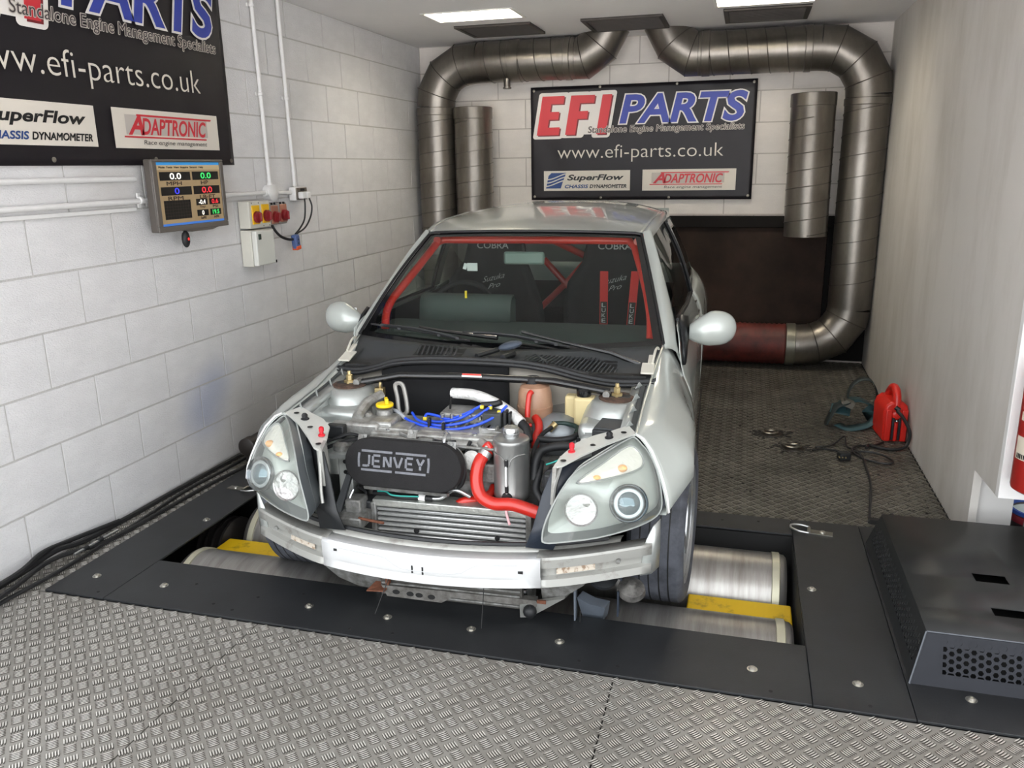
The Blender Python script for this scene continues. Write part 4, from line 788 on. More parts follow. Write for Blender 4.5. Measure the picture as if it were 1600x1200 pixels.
# ---------------------------------------------------------------- air filter
fc = V((-0.159,-0.44,0.513)); fx = V(1, 0, -.02).normalized(); fz = V(0, .04, .172).normalized(); fn_ = fx.cross(fz)
def stad(hw_, r, o):
    pts = []
    for k in range(17): a = -PI/2+PI*k/16; pts.append(fc+fx*(hw_+r*math.cos(a))+fz*r*math.sin(a)+fn_*o)
    for k in range(17): a = PI/2+PI*k/16; pts.append(fc+fx*(-hw_+r*math.cos(a))+fz*r*math.sin(a)+fn_*o)
    return pts
af = P_(MB().grid([stad(.130, .084, -.055), stad(.130, .084, -.006), stad(.130, .0815, -.001), stad(.130, .078, 0)], True).add(stad(.130, .078, 0), [list(range(34))]), 'air_filter', foam, angle=40)
MB().grid([stad(.130, .086, -.062), stad(.130, .086, -.056)], True).add(stad(.130, .086, -.056), [list(range(34))]).build('base_plate', alu_d, af)
MB().prism([fc+fx*-.145-fz*.098+fn_*-.02, fc+fx*.16-fz*.098+fn_*-.02, fc+fx*.16-fz*.086+fn_*-.012, fc+fx*-.145-fz*.086+fn_*-.012], fn_*-.03).build('tray', alu_d, af)
for a, b in ((-.165, .075), (.165, .075), (.02, .105)): MB().prism([fc+fx*(a-.016)+fz*(b-.012)+fn_*-.03, fc+fx*(a+.016)+fz*(b-.012)+fn_*-.03, fc+fx*(a+.016)+fz*(b+.016)+fn_*-.04, fc+fx*(a-.016)+fz*(b+.016)+fn_*-.04], fn_*-.004).lathe([(.006, 0), (.006, .003), (0, .003)], fc+fx*a+fz*(b+.008)+fn_*-.034, fn_, 10).build('clip', alu_d, af)
stencil = M('stencil_grey', '75777d', .7, noise=.3, ns=60)
def fl(x, z): return fc+fx*x+fz*z+fn_*.0015
x0 = -.148; hgt = .038; zb = -.012
def seg(*pts, w=.0040):
    b = MB()
    for p, q in zip(pts, pts[1:]):
        d = V(q[0]-p[0], q[1]-p[1], 0).normalized(); n_ = V(-d.y, d.x, 0)*w
        b.add([fl(p[0]-n_.x, p[1]-n_.y), fl(q[0]-n_.x, q[1]-n_.y), fl(q[0]+n_.x, q[1]+n_.y), fl(p[0]+n_.x, p[1]+n_.y)], [[0, 1, 2, 3]])
    return b.build('filter_lettering', stencil, af)
A = lambda k, u, w: (x0+.0395*k+.030*u, zb+hgt*w)
seg(A(0, .9, 1), A(0, .9, .15)); seg(A(0, .9, .1), A(0, .7, 0), A(0, .1, 0))
seg(A(1, .1, 1), A(1, .95, 1)); seg(A(1, .05, .92), A(1, .05, .08)); seg(A(1, .1, 0), A(1, .95, 0)); seg(A(1, .25, .5), A(1, .85, .5))
seg(A(2, .1, 0), A(2, .1, .95)); seg(A(2, .22, .92), A(2, .8, .06)); seg(A(2, .92, .05), A(2, .92, 1))
seg(A(3, .0, 1), A(3, .45, .05)); seg(A(3, .58, .05), A(3, 1.0, 1))
seg(A(4, .2, 1), A(4, 1.0, 1)); seg(A(4, .15, .92), A(4, .15, .08)); seg(A(4, .2, 0), A(4, 1.0, 0)); seg(A(4, .35, .5), A(4, .9, .5))
seg(A(5, .15, 1), A(5, .5, .45)); seg(A(5, 1.0, 1), A(5, .62, .45)); seg(A(5, .56, .38), A(5, .56, 0))
zt_, zb_ = zb+hgt+.014, zb-.014
seg((x0-.002, zt_), (x0+.112, zt_)); seg((x0+.124, zt_), (x0+.235, zt_)); seg((x0-.002, zb_), (x0+.112, zb_)); seg((x0+.124, zb_), (x0+.235, zb_)); seg((x0-.010, zt_-.008), (x0-.012, zt_-.03), (x0-.010, zb_+.008)); seg((x0+.243, zt_-.008), (x0+.245, zt_-.03), (x0+.243, zb_+.008))
# ---------------------------------------------------------------- catch tank
tc_ = V(.2055, -.34, .395); tk = P_(MB().lathe([(.055, -.008), (.062, .0), (.0635, .012), (.062, .016), (.062, .195), (.0635, .20), (.061, .208), (.054, .212), (0, .212)], tc_, n=36), 'catch_tank', M('tank_grey_alu', '9c9d9b', .33, .75, noise=.08, ns=8))
MB().lathe([(.026, 0), (.026, .006), (.028, .008), (.028, .014), (.026, .016), (.028, .018), (.028, .032), (.025, .036), (0, .036)], tc_+V(0, 0, .212), n=28).build('screw_cap', alu_b, tk)
q = tc_+V(-.003, -.066, 0); MB().tube([q+V(0, 0, .03), q+V(0, -.004, .06), q+V(0, -.004, .125), q+V(0, 0, .15)], .004, 8).build('sight_tube', M('clear_hose', 'd5d6d4', .3), tk)
for z in (.045, .138): MB().tube([q+V(0, -.001, z-.012), q+V(0, -.002, z+.012)], .0062, 8).build('tube_fitting', rubber, tk)
MB().lathe([(.019, -.012), (.019, .004), (.013, .006), (.013, .02), (0, .02)], q+V(0, .004, .012), (0, -.85, -.3), 16).build('drain_fitting', rubber, tk)
MB().tube(crv([q+V(0, -.014, .0), q+V(.006, -.03, -.03), q+V(.022, -.05, -.062)], 4), .0045, 8).build('drain_hose', M('pink_hose', 'd9a7ab', .4), tk)
for s in (-1, 1): MB().tube(crv([tc_+V(.055*s, -.034, .165), tc_+V(.03*s, -.056, .163), tc_+V(.014*s, -.0625, .15), tc_+V(.006*s, -.0635, .125)], 4), .0022, 5).build('weld_line', alu_d, tk)
# ---------------------------------------------------------------- hoses and reservoirs
def hose(name, pts, r, m, n=12, k=6): return P_(MB().tube(crv(pts, k), r, n), name, m)
h1 = hose('coolant_hose', [(0.117,-0.33,0.543), (0.102,-0.36,0.527), (0.093,-0.385,0.493), (0.096,-0.4,0.447), (0.113,-0.41,0.41), (0.161,-0.42,0.39), (0.232,-0.425,0.394), (0.326,-0.43,0.372)], .0225, redh, 16)
MB().lathe([(.022, -.012), (.025, -.01), (.025, .01), (.022, .012)], (0.11,-0.345,0.538), (.3, .5, .6), 20).build('hose_clip', alu_b, h1); MB().tube(crv([(0.113,-0.33,0.543), (0.098,-0.31,0.556), (0.084,-0.29,0.56)], 4), .018, 10).ball((0.118,-0.33,0.564), .015, 10).build('thermostat', alu, h1); MB().tube(crv([(0.134,-0.34,0.557), (0.122,-0.335,0.573), (0.106,-0.33,0.559)], 4), .010, 8).build('red_elbow', redh, h1)
hose('lower_hose', [(0.01,-0.38,0.351), (0.039,-0.38,0.372), (0.082,-0.36,0.375), (0.121,-0.33,0.385), (0.13,-0.3,0.403)], .015, redh)
ap = hose('ac_pipe', [(-0.112,-0.4,0.385), (-0.062,-0.4,0.382), (-0.029,-0.4,0.389), (-0.002,-0.4,0.413), (0.023,-0.4,0.42), (0.068,-0.39,0.396)], .0075, alu_b); MB().cyl((-0.117,-0.4,0.384), (-0.093,-0.4,0.382), .013, 14).build('pipe_label', white_gloss, ap); MB().cyl((-0.093,-0.4,0.382), (-0.067,-0.4,0.381), .012, 14).build('pipe_sleeve', rubber, ap)
hose('black_pipe', [(-0.295,-0.38,0.376), (-0.241,-0.39,0.385), (-0.189,-0.4,0.378), (-0.114,-0.4,0.382)], .011, rubber); hose('teal_wire', [(-0.275,-0.395,0.391), (-0.239,-0.405,0.396), (-0.207,-0.415,0.388), (-0.113,-0.415,0.391)], .003, teal, 6)
et = P_(MB().lathe([(.0, -.10), (.05, -.095), (.066, -.075), (.069, -.03), (.066, -.028), (.063, .02), (.055, .045), (.03, .056), (0, .058)], (0.212,0.02,0.649), n=28), 'expansion_tank', tank_p)
MB().lathe([(.028, -.01), (.028, .018), (.024, .022), (0, .022)], V((0.212,0.02,0.649))+V(-.008, .0, .058), n=20).build('pressure_cap', rubber, et)
hose('header_hose', [(0.215,-0.05,0.689), (0.208,-0.06,0.679), (0.205,-0.07,0.644), (0.204,-0.08,0.598)], .0105, redh); hose('heater_hose', [(0.225,-0.04,0.587), (0.241,-0.06,0.574), (0.247,-0.08,0.55), (0.242,-0.1,0.531), (0.245,-0.14,0.5)], .0155, redh)
hose('cross_hose', [(0.149,-0.1,0.55), (0.184,-0.09,0.559), (0.216,-0.07,0.565)], .008, redh)
rs = P_(MB().bx((.372, -.045, .545), (.452, .015, .672)).bx((.33, .0, .57), (.376, .05, .665)), 'fluid_reservoir', res_p, bevel=.010); MB().lathe([(.026, -.006), (.028, 0), (.028, .018), (.022, .024), (0, .024)], (.405, -.01, .676), n=20).build('reservoir_cap', blackp, rs)
bt = P_(MB().box(V((0.54,-0.22,0.623))+V(0, .02, -.055), (.125, .13, .11), Matrix.Rotation(-.12, 3, 'Z')), 'fuse_box', plastic, bevel=.005); MB().box(V((0.54,-0.22,0.623))+V(0, .02, .003), (.115, .12, .008), Matrix.Rotation(-.12, 3, 'Z')).build('fuse_lid', plastic_g, bt, bevel=.003)
P_(MB().bx((.40, -.16, .50), (.44, -.10, .56)), 'relay', plastic, bevel=.004)
for k, (a, b, c) in enumerate((((0.449,-0.15,0.578), (0.439,-0.19,0.567), (0.426,-0.25,0.555)), ((0.44,-0.15,0.575), (0.434,-0.2,0.558), (0.433,-0.25,0.544)), ((0.473,-0.15,0.577), (0.454,-0.18,0.567), (0.433,-0.16,0.568)))): hose('red_wire', [a, b, c], .0042, pinkw, 6)
hose('vacuum_hose', [(0.418,-0.05,0.594), (0.419,-0.1,0.572), (0.389,-0.16,0.556), (0.334,-0.18,0.549), (0.264,-0.18,0.549)], .012, rubber); hose('green_hose', [(0.292,-0.06,0.572), (0.346,-0.05,0.572), (0.392,-0.08,0.569), (0.394,-0.12,0.558)], .009, M('green_rubber', '1c332f', .5)); hose('breather_hose', [(0.3,-0.1,0.57), (0.274,-0.16,0.558), (0.262,-0.24,0.524), (0.27,-0.3,0.474)], .008, rubber); MB().cyl((0.29,-0.1,0.559), (0.311,-0.08,0.579), .012, 12).build('hose_joint', brass, car)
hose('radiator_hose', [(0.425,-0.24,0.547), (0.37,-0.25,0.554), (0.305,-0.27,0.544), (0.284,-0.3,0.516), (0.283,-0.33,0.451)], .016, rubber); hose('loom', [(0.296,-0.28,0.5), (0.297,-0.32,0.472), (0.296,-0.36,0.429), (0.331,-0.4,0.39)], .013, rubber)
P_(MB().bx((.33, -.40, .40), (.42, -.30, .50)), 'control_box', plastic, bevel=.006); P_(MB().bx((.30, -.36, .15), (.48, -.25, .40)), 'battery', black_m, bevel=.01)
hose('teal_wire', [(0.326,-0.34,0.515), (0.344,-0.33,0.519), (0.371,-0.32,0.529)], .003, teal, 6)
for pts, r in (([(-0.488,-0.34,0.544), (-0.441,-0.33,0.561), (-0.405,-0.31,0.569), (-0.338,-0.31,0.558), (-0.272,-0.32,0.551)], .006), ([(-0.49,-0.35,0.522), (-0.446,-0.35,0.54), (-0.399,-0.34,0.555), (-0.361,-0.33,0.559)], .007), ([(-0.39,-0.4,0.302), (-0.355,-0.39,0.338), (-0.332,-0.37,0.369), (-0.365,-0.36,0.387)], .006), ([(-0.386,-0.44,0.282), (-0.372,-0.42,0.324), (-0.341,-0.41,0.335), (-0.315,-0.4,0.308)], .006), ([(0.035,-0.38,0.534), (0.053,-0.4,0.496), (0.043,-0.4,0.448), (0.015,-0.39,0.418)], .008), ([(0.047,-0.3,0.566), (0.041,-0.33,0.54), (0.051,-0.35,0.512)], .007), ([(-0.17,-0.33,0.562), (-0.125,-0.32,0.576), (-0.05,-0.33,0.569), (0.005,-0.34,0.577)], .005), ([(0.323,-0.36,0.443), (0.334,-0.36,0.49), (0.361,-0.35,0.5)], .010)): hose('wiring_loom', pts, r, rubber, 7, 4)
rl = P_(MB().bx((-.44, -.36, .20), (-.385, -.10, .52)), 'chassis_rail', paint_in, bevel=.006)
for z in (.40, .44, .48): MB().lathe([(.008, 0), (.008, .002), (0, .002)], (-.41, -.361, z), (0, -1, 0), 10).build('hole', black_m, rl)
MB().bx((-.45, -.40, .505), (-.36, -.30, .52)).build('rail_top', paint_in, rl); MB().lathe([(.035, 0), (.035, .02), (.02, .03), (0, .03)], (-.425, -.34, .52), n=18).build('pulley', alu_d, rl)
P_(MB().prism([(-.375, -.43, .46), (-.355, -.43, .46), (-.395, -.50, .28), (-.425, -.50, .28)], (0, .02, 0)), 'stay', plastic_g)
cb_ = P_(MB().bx((-.40, -.52, .29), (-.29, -.42, .335)).bx((-.37, -.47, .33), (-.31, -.40, .38)), 'coupling_bracket', alu_d, bevel=.006)
P_(MB().tube(crv([(-0.384,-0.47,0.279), (-0.368,-0.46,0.33), (-0.36,-0.45,0.375), (-0.352,-0.43,0.404)], 4), .005, 7), 'chrome_pipe', alu_b)
P_(MB().bx((-.62, -.36, .12), (.62, .10, .13)), 'engine_undershield', black_m)
# ---------------------------------------------------------------- wheels
tyre_m = M('tyre', '565961', .7, dark='3a3c42', ns=14, bump=.25, bs=45); rim_m = M('alloy_rim', 'b5b8ba', .28, .8)
def wheel(u, v, z, st, s):
    w = empty('wheel', (u, v, z), st, car)
    MB().lathe([(.212, -.085), (.235, -.098), (.27, -.100), (.285, -.092), (.295, -.080), (.2965, -.03), (.2965, .03), (.295, .080), (.285, .092), (.27, .100), (.235, .098), (.212, .085)], (0, 0, 0), (s, 0, 0), 64, cap=False).build('tyre', tyre_m, w, angle=30)
    for q in (-.05, -.018, .018, .05): MB().lathe([(.2968, -.0025), (.2974, 0), (.2968, .0025)], (s*q, 0, 0), (1, 0, 0), 64).build('tread_groove', black_m, w)
    MB().lathe([(.20, -.08), (.205, .06), (.214, .088), (.222, .094), (.222, .088), (.20, .07), (.19, .0)], (0, 0, 0), (s, 0, 0), 48, cap=False).build('rim', rim_m, w)
    MB().lathe([(.135, .0), (.135, .012), (.04, .014), (.04, 0)], (0, 0, 0), (s, 0, 0), 36).build('brake_disc', alu_d, w)
    for k in range(5):
        a = 2*PI*k/5; R_ = Matrix.Rotation(a, 3, 'X'); MB().prism([R_ @ V(s*.065, -.03, .03), R_ @ V(s*.065, .03, .03), R_ @ V(s*.078, .02, .205), R_ @ V(s*.078, -.02, .205)], (s*-.02, 0, 0)).build('spoke', rim_m, w)
    MB().lathe([(.05, .04), (.045, .07), (0, .074)], (0, 0, 0), (s, 0, 0), 20).build('hub', rim_m, w)
for s in (-1, 1): wheel(.716*s, 0, .192, -.07, s); wheel(.70*s, 2.475, .305, 0, s)
for s in (-1, 1):
    rows = [[V(s*u, .37*math.cos(a)*.97, .2+.36*math.sin(a)) for u in (.80, .52)] for a in [PI*.56*k/14 for k in range(15)]]; P_(MB().grid(rows), 'wheel_liner', black_m, solid=.003)
# ---------------------------------------------------------------- interior
fp = P_(MB().bx((-.70, .15, .06), (.70, 2.95, .10)).bx((-.62, .13, .1), (.62, .17, .72)), 'floor_pan', black_m)
for s in (-1, 1): P_(MB().grid([mp([(.70, v, .10), (.715, v, .5), (.70, v, .82)], s) for v in (.5, 1.7, 2.9)]), 'door_card', cloth, solid=.006)
P_(MB().grid([[V(u, v, z) for u in (-.5, 0, .5)] for v, z in ((1.02, 1.175), (1.5, 1.21), (2.2, 1.215), (2.7, 1.17))]), 'headlining', M('headlining', '2a2a2b', .9))
P_(MB().grid([[V(u, v, z) for u in (-.6, 0, .6)] for v, z in ((2.3, .1), (2.35, .6), (2.9, .7))]), 'rear_trim', cloth)
ds = P_(MB().grid([[V(u, v-.13*(1-(u/.66)**2)*max(0, 1-(v-.4)/.35), z) for u in [-.64+1.28*i/10 for i in range(11)]] for v, z in ((.40, .765), (.52, .785), (.72, .80), (.80, .79), (.82, .70), (.80, .4))]), 'dashboard', M('dash_grey', '3d4543', .8), angle=50)
dm = M('dash_panel', '434b48', .7)
MB().grid([[V(u, v, z) for u in (-.50, -.40, -.2, -.055)] for v, z in ((.72, .80), (.74, .89), (.76, .91), (.80, .915), (.83, .89), (.83, .75))]).build('instrument_panel', dm, ds, angle=70, solid=.01)
for k in range(6): MB().ball((-.46+.075*k, .738, .885), .004, 8).build('rivet', alu_b, ds)
MB().box((-0.259,0.7,0.93), (.010, .006, .034)).build('yellow_tag', yell, ds)
P_(MB().tube([V(-.33, .86, .80)+V(.17*math.cos(a), .07*math.sin(a), .155*math.sin(a)) for a in [2*PI*k/36 for k in range(36)]], .013, 8, True).cyl((-.33, .80, .78), (-.33, .87, .80), .045, 14), 'steering_wheel', cloth)
mr = P_(MB().bx(*[tuple(V((-0.016,0.86,1.084))+V(a*.098, b*.012, c*.030)) for a, b, c in ((-1, -1, -1), (1, 1, 1))]), 'rear_view_mirror', M('mirror_grey', '6c7a74', .4), bevel=.01); MB().cyl(V((-0.016,0.86,1.099)), V((-0.035,0.92,1.138)), .012, 10).build('mirror_stem', rubber, mr)
cg = P_(MB().tube(crv([(-0.599,0.53,0.795), (-0.609,0.58,0.857), (-0.598,0.63,0.91), (-0.578,0.7,0.954)], 4)+[V((-0.542,0.86,1.041)), V((-0.507,1.05,1.139))]+crv([(-0.479,1.07,1.149), (0.005,1.07,1.15), (0.454,1.07,1.149)], 4)+[V((0.485,1.04,1.122)), V((0.535,0.88,1.024))]+crv([(0.571,0.74,0.948), (0.596,0.63,0.875), (0.604,0.58,0.823), (0.606,0.53,0.777)], 4), .019, 12), 'roll_cage', cage)
for a, b in (((-0.141,1.95,0.958), (-0.008,1.95,0.813)), ((0.112,1.95,0.945), (-0.008,1.95,0.813)), ((-0.008,1.95,0.813), (-0.203,1.95,0.623)), ((-0.008,1.95,0.813), (0.173,1.95,0.633)), ((0.045,1.3,1.127), (0.209,1.8,0.96)), ((-.55, 1.75, .1), (-.50, 1.75, 1.18)), ((.55, 1.75, .1), (.50, 1.75, 1.18)), ((-.50, 1.75, 1.18), (.50, 1.75, 1.18)), ((-.50, 1.02, 1.15), (-.50, 1.75, 1.18)), ((.50, 1.02, 1.15), (.50, 1.75, 1.18))): MB().cyl(a, b, .019, 12).build('cage_tube', cage, cg)
seat_m = M('seat_cloth', '18191b', .95); thread = M('seat_thread', 'b9bab8', .7)
def seat(u):
    t = empty('bucket_seat', (u, 1.42, 0), 0, car)
    prof = [(.22, .30, .20), (.25, .42, .18), (.26, .62, .12), (.25, .78, .06), (.22, .90, .02), (.165, 1.0, 0), (.155, 1.10, .02), (.13, 1.155, .04), (.06, 1.17, .05)]
    rows = []
    for hw_, z, v in prof: rows.append([V(x*hw_, v+(-.10 if abs(x) > .8 and z < .95 else -.0)*abs(x)+.02*(1-x*x), z) for x in (-1, -.8, -.4, 0, .4, .8, 1)])
    MB().grid(rows).build('backrest', seat_m, t, angle=70, solid=.05)
    MB().bx((-.22, -.32, .26), (.22, .2, .34)).build('seat_base', seat_m, t, bevel=.03)
    text('headrest_lettering', 'COBRA', (-.088, -.032, 1.075), (.176, 0, 0), (0, .004, .035), thread, t, off=.01)
    text('seat_script', 'Suzuka', (-.06, -.036, .89), (.125, 0, .03), (0, -.004, .03), thread, t, shear=.5, off=-.01); text('seat_script', 'Pro', (-.03, -.036, .855), (.07, 0, .018), (0, -.004, .026), thread, t, shear=.5, off=-.01)
    return t
seat(-.31); s2_ = seat(.35)
hb = M('harness_red', 'c92c28', .75); hl_ = M('harness_label', '1c1c18', .7)
for (a, b), (c, d) in ((((0.296,1.36,0.964), (0.32,1.36,0.964)), ((0.318,1.25,0.658), (0.318,1.25,0.658))), (((0.459,1.36,0.979), (0.459,1.36,0.979)), ((0.447,1.25,0.656), (0.447,1.25,0.656)))):
    pass
for (xa, ya, xb, yb) in ((0, 0, 0, 0), (1, 0, 0, 0)):
    T_, B_ = (V((0.303,1.33,0.968)), V((0.318,1.22,0.668))) if not xa else (V((0.465,1.33,0.97)), V((0.453,1.22,0.665)))
    hn = P_(MB().prism([T_+V(-.021, 0, 0), B_+V(-.021, 0, 0), B_+V(.021, 0, 0), T_+V(.021, 0, 0)], (0, .004, 0)), 'harness_strap', hb)
    A_, C_ = T_.lerp(B_, .50), T_.lerp(B_, .86); up = V(0, -.002, 0); MB().prism([A_+V(-.017, 0, 0)+up, C_+V(-.017, 0, 0)+up, C_+V(.017, 0, 0)+up, A_+V(.017, 0, 0)+up], (0, .001, 0)).build('strap_label', hl_, hn)
    for k, ch in enumerate('LUKE'):
        q = A_.lerp(C_, .06+.235*k); r_ = A_.lerp(C_, .06+.235*k+.18); text('strap_lettering', ch, r_+V(-.010, -.004, 0), V(.020, 0, 0), q-r_, thread, hn, off=.005)
P_(MB().box((-0.343,1.1,1.009), (.055, .004, .04)).box((-0.38,1.1,1.012), (.018, .01, .03), Matrix.Rotation(.3, 3, 'Y')), 'paper_tag', white_gloss)

# ================================================================ things on the left wall
cond = M('conduit_white', 'e2e1df', .4, noise=.06, ns=20); boxw = M('box_cream', 'cfcdc2', .45, noise=.08, ns=10); boxg = M('box_grey', '8f8b86', .5, noise=.1, ns=14)
XC = -2.585
def conduit(label, path, clips, grp='white conduits on the left wall'):
    r = tag(MB().tube(path, .0115, 12).build('conduit', cond), label, 'conduit', grp)
    for i, c in enumerate(clips):
        d = V(0, 0, 1) if abs(path[0][2]-path[-1][2]) > .3 else V(0, 1, 0); o = V(0, 1, 0) if d.z else V(0, 0, 1)
        b = MB().lathe([(.0115, -.008), (.016, -.006), (.016, .006), (.0115, .008)], c, d, 14)
        for s in (-1, 1): b.box(V(c)+o*(.022*s)+V(-.009, 0, 0), (.008, .020 if d.z else .016, .016 if d.z else .020))
        b.build('saddle_clip', cond, r)
conduit('white upright conduit dropping from the ceiling to the round junction box', [(XC, 4.155, ZC), (XC, 4.18, 1.42)], [(XC, 4.158, 2.35), (XC, 4.166, 1.905)])
conduit('white upright conduit dropping from the ceiling to the plug socket', [(XC, 4.42, ZC), (XC, 4.45, 1.41)], [(XC, 4.435, 1.90)])
conduit('upper white horizontal conduit along the left wall, ending behind the monitor', [(XC-.006, YF, 1.477), (XC-.006, 3.11, 1.474)], [])
conduit('lower white horizontal conduit along the left wall, ending at the junction box', [(XC, YF, 1.372), (XC, 4.12, 1.381)], [(XC, 3.12, 1.381)])
conduit('short white conduit between the junction box and the plug socket', [(XC, 4.23, 1.378), (XC, 4.40, 1.374)], [])
j = tag(MB().lathe([(.046, -.03), (.046, .012), (.048, .014), (.048, .022), (.040, .027), (0, .028)], (XC, 4.18, 1.378), (1, 0, 0), 24).build('junction_box', cond), 'round white junction box where the conduits meet', 'junction box')
for y, z, a in ((4.18, 1.425, (0, 0, 1)), (4.132, 1.378, (0, 1, 0)), (4.228, 1.378, (0, 1, 0)), (4.18, 1.334, (0, 0, 1))): MB().lathe([(.0165, -.012), (.0165, .012)], (XC, y, z), a, 14).build('spout', cond, j)
MB().cyl((XC, 4.18, 1.33), (XC, 4.18, 1.30), .0115, 10).build('stub_conduit', cond, j)
t = tag(MB().bx((-2.598, 1.0, 1.335), (-2.592, 3.1, 1.352)).build('cable_trunking', cond, bevel=.002), 'thin white trunking strip just below the lower horizontal conduit', 'trunking')
# socket outlet with two plugs
so = tag(MB().bx((-2.60, 4.40, 1.325), (-2.555, 4.53, 1.405)).build('plug_socket', cond, bevel=.006), 'white double plug socket with dark faceplate and two plugs, under the second upright conduit', 'socket')
MB().bx((-2.556, 4.405, 1.33), (-2.548, 4.525, 1.40)).build('faceplate', M('faceplate', '6a6259', .5, .3), so, bevel=.003)
for y in (4.437, 4.494): MB().bx((-2.55, y-.022, 1.336), (-2.517, y+.022, 1.376)).build('plug', white_gloss, so, bevel=.007)
for y in (4.455, 4.48): MB().bx((-2.549, y-.008, 1.382), (-2.544, y+.008, 1.395)).build('rocker', rubber, so)
# isolator unit, enclosure
iso = tag(MB().bx((-2.60, 3.872, 1.2), (-2.533, 4.075, 1.343)).build('isolator_box', boxw, bevel=.005), 'cream isolator box with two red rotary switches on yellow plates', 'switch box')
iso2 = tag(MB().bx((-2.60, 4.085, 1.205), (-2.54, 4.17, 1.327)).bx((-2.60, 4.176, 1.205), (-2.54, 4.262, 1.327)).build('isolator_box', boxg, bevel=.008), 'pair of grey switch boxes with red rotary handles, right of the cream isolator box', 'switch box')
knob_r = M('switch_red', '7a141c', .35); plate_y = M('switch_yellow', 'e6b416', .4); plate_b = M('switch_brown', '9b6a55', .45)
def rotary(par, y, z, pm, x=-2.533):
    MB().bx((x-.002, y-.036, z-.05), (x+.006, y+.036, z+.05)).build('switch_plate', pm, par, bevel=.004)
    MB().lathe([(.032, 0), (.030, .016), (.022, .022), (0, .023)], (x+.005, y, z-.012), (1, 0, 0), 24).build('rotary_base', knob_r, par)
    MB().box((x+.032, y, z-.012), (.016, .012, .046), Matrix.Rotation(.0, 3, 'X')).build('rotary_handle', knob_r, par, bevel=.004)
rotary(iso, 3.93, 1.272, plate_y); rotary(iso, 4.025, 1.274, plate_y); rotary(iso2, 4.128, 1.262, plate_b, -2.54); rotary(iso2, 4.22, 1.266, plate_b, -2.54)
for par, ys in ((iso2, (4.11, 4.14, 4.2, 4.235)),):
    for y in ys: MB().bx((-2.541, y-.012, 1.316), (-2.538, y+.004, 1.328)).build('marking', rubber, par)
for y in (3.9, 3.965, 4.0, 4.06): MB().lathe([(.004, 0), (0, .001)], (-2.5325, y, 1.333 if y < 3.98 else 1.21), (1, 0, 0), 8).build('screw', rubber, iso)
enc = tag(MB().bx((-2.60, 3.87, .998), (-2.535, 4.055, 1.192)).build('enclosure', boxw, bevel=.004), 'plain cream enclosure with a small dark switch, under the isolator box', 'enclosure')
MB().bx((-2.535, 3.874, 1.002), (-2.505, 4.05, 1.19)).build('door', M('enclosure_door', 'd3d4cd', .4), enc, bevel=.006)
MB().bx((-2.505, 3.892, 1.142), (-2.499, 3.915, 1.172)).build('push_button', M('button_green', '27352d', .4), enc, bevel=.002); MB().bx((-2.505, 4.045, 1.005), (-2.5, 4.05, 1.02)).build('latch', rubber, enc)
blk = M('cable_black', '19191a', .5)
bc = tag(MB().box((-2.52, 4.30, 1.095), (.035, .045, .085), Matrix.Rotation(.12, 3, 'X')).build('cable_connector', M('connector_blue', '4a5f8e', .45), bevel=.008), 'blue cable connector with orange tip hanging on black leads beside the enclosure', 'connector')
MB().box((-2.519, 4.305, 1.062), (.036, .046, .024), Matrix.Rotation(.12, 3, 'X')).build('orange_tip', M('connector_orange', 'd9572a', .45), bc, bevel=.004)
for dz in (.01, -.012): MB().lathe([(.006, 0), (0, .002)], (-2.502, 4.30, 1.10+dz), (1, 0, 0), 8).build('contact', rubber, bc)
def cable(label, pts, r, m=blk, grp=None, k=6): return tag(MB().tube(crv(pts, k), r, 8).build('cable', m), label, 'cable', grp)
cable('black lead looping from the grey switch boxes to the blue connector', [(-2.56, 4.12, 1.21), (-2.55, 4.14, 1.17), (-2.54, 4.18, 1.135), (-2.53, 4.24, 1.115), (-2.525, 4.28, 1.112)], .008)
cable('first black lead hanging from the plug socket to the blue connector', [(-2.52, 4.437, 1.338), (-2.515, 4.43, 1.30), (-2.52, 4.42, 1.22), (-2.525, 4.37, 1.17), (-2.525, 4.31, 1.14)], .005, grp=None)
cable('second black lead bowing outward from the plug socket to the blue connector', [(-2.52, 4.494, 1.338), (-2.51, 4.50, 1.29), (-2.515, 4.485, 1.23), (-2.52, 4.42, 1.17), (-2.525, 4.315, 1.138)], .005, grp=None)
# monitor
mon = tag(MB().bx((-2.545, 3.115, 1.238), (-2.505, 3.632, 1.556)).build('monitor', M('monitor_case', '524c47', .45, noise=.1, ns=20), bevel=.006), 'flat monitor on the left wall showing MPH, HP, RPM and LB-FT readouts', 'monitor')
MB().bx((-2.506, 3.115, 1.545), (-2.498, 3.632, 1.556)).bx((-2.506, 3.115, 1.238), (-2.498, 3.632, 1.262)).bx((-2.506, 3.115, 1.262), (-2.498, 3.145, 1.545)).bx((-2.506, 3.606, 1.262), (-2.498, 3.632, 1.545)).build('bezel', M('monitor_bezel', '615b55', .4), mon, bevel=.003)
MB().bx((-2.60, 3.3, 1.40), (-2.545, 3.42, 1.47)).build('wall_bracket', rubber, mon); MB().prism([(-2.50, 3.3, 1.238), (-2.50, 3.55, 1.238), (-2.50, 3.50, 1.228), (-2.50, 3.34, 1.228)], (-.04, 0, 0)).build('chin', M('monitor_bezel', '615b55', .4), mon)
SY0, SY1, SZ0, SZ1 = 3.147, 3.604, 1.264, 1.543
def scr(x, y): return V(-2.5035, lerp(SY0, SY1, x), lerp(SZ0, SZ1, y))
def em(n, c, e=.85): return M('screen_'+n, c, .4, emit=e*.6)
def quad(name, x0, y0, x1, y1, m, lift):
    n_ = V(lift, 0, 0); return MB().add([scr(x0, y0)+n_, scr(x1, y0)+n_, scr(x1, y1)+n_, scr(x0, y1)+n_], [[0, 1, 2, 3]]).build(name, m, mon)
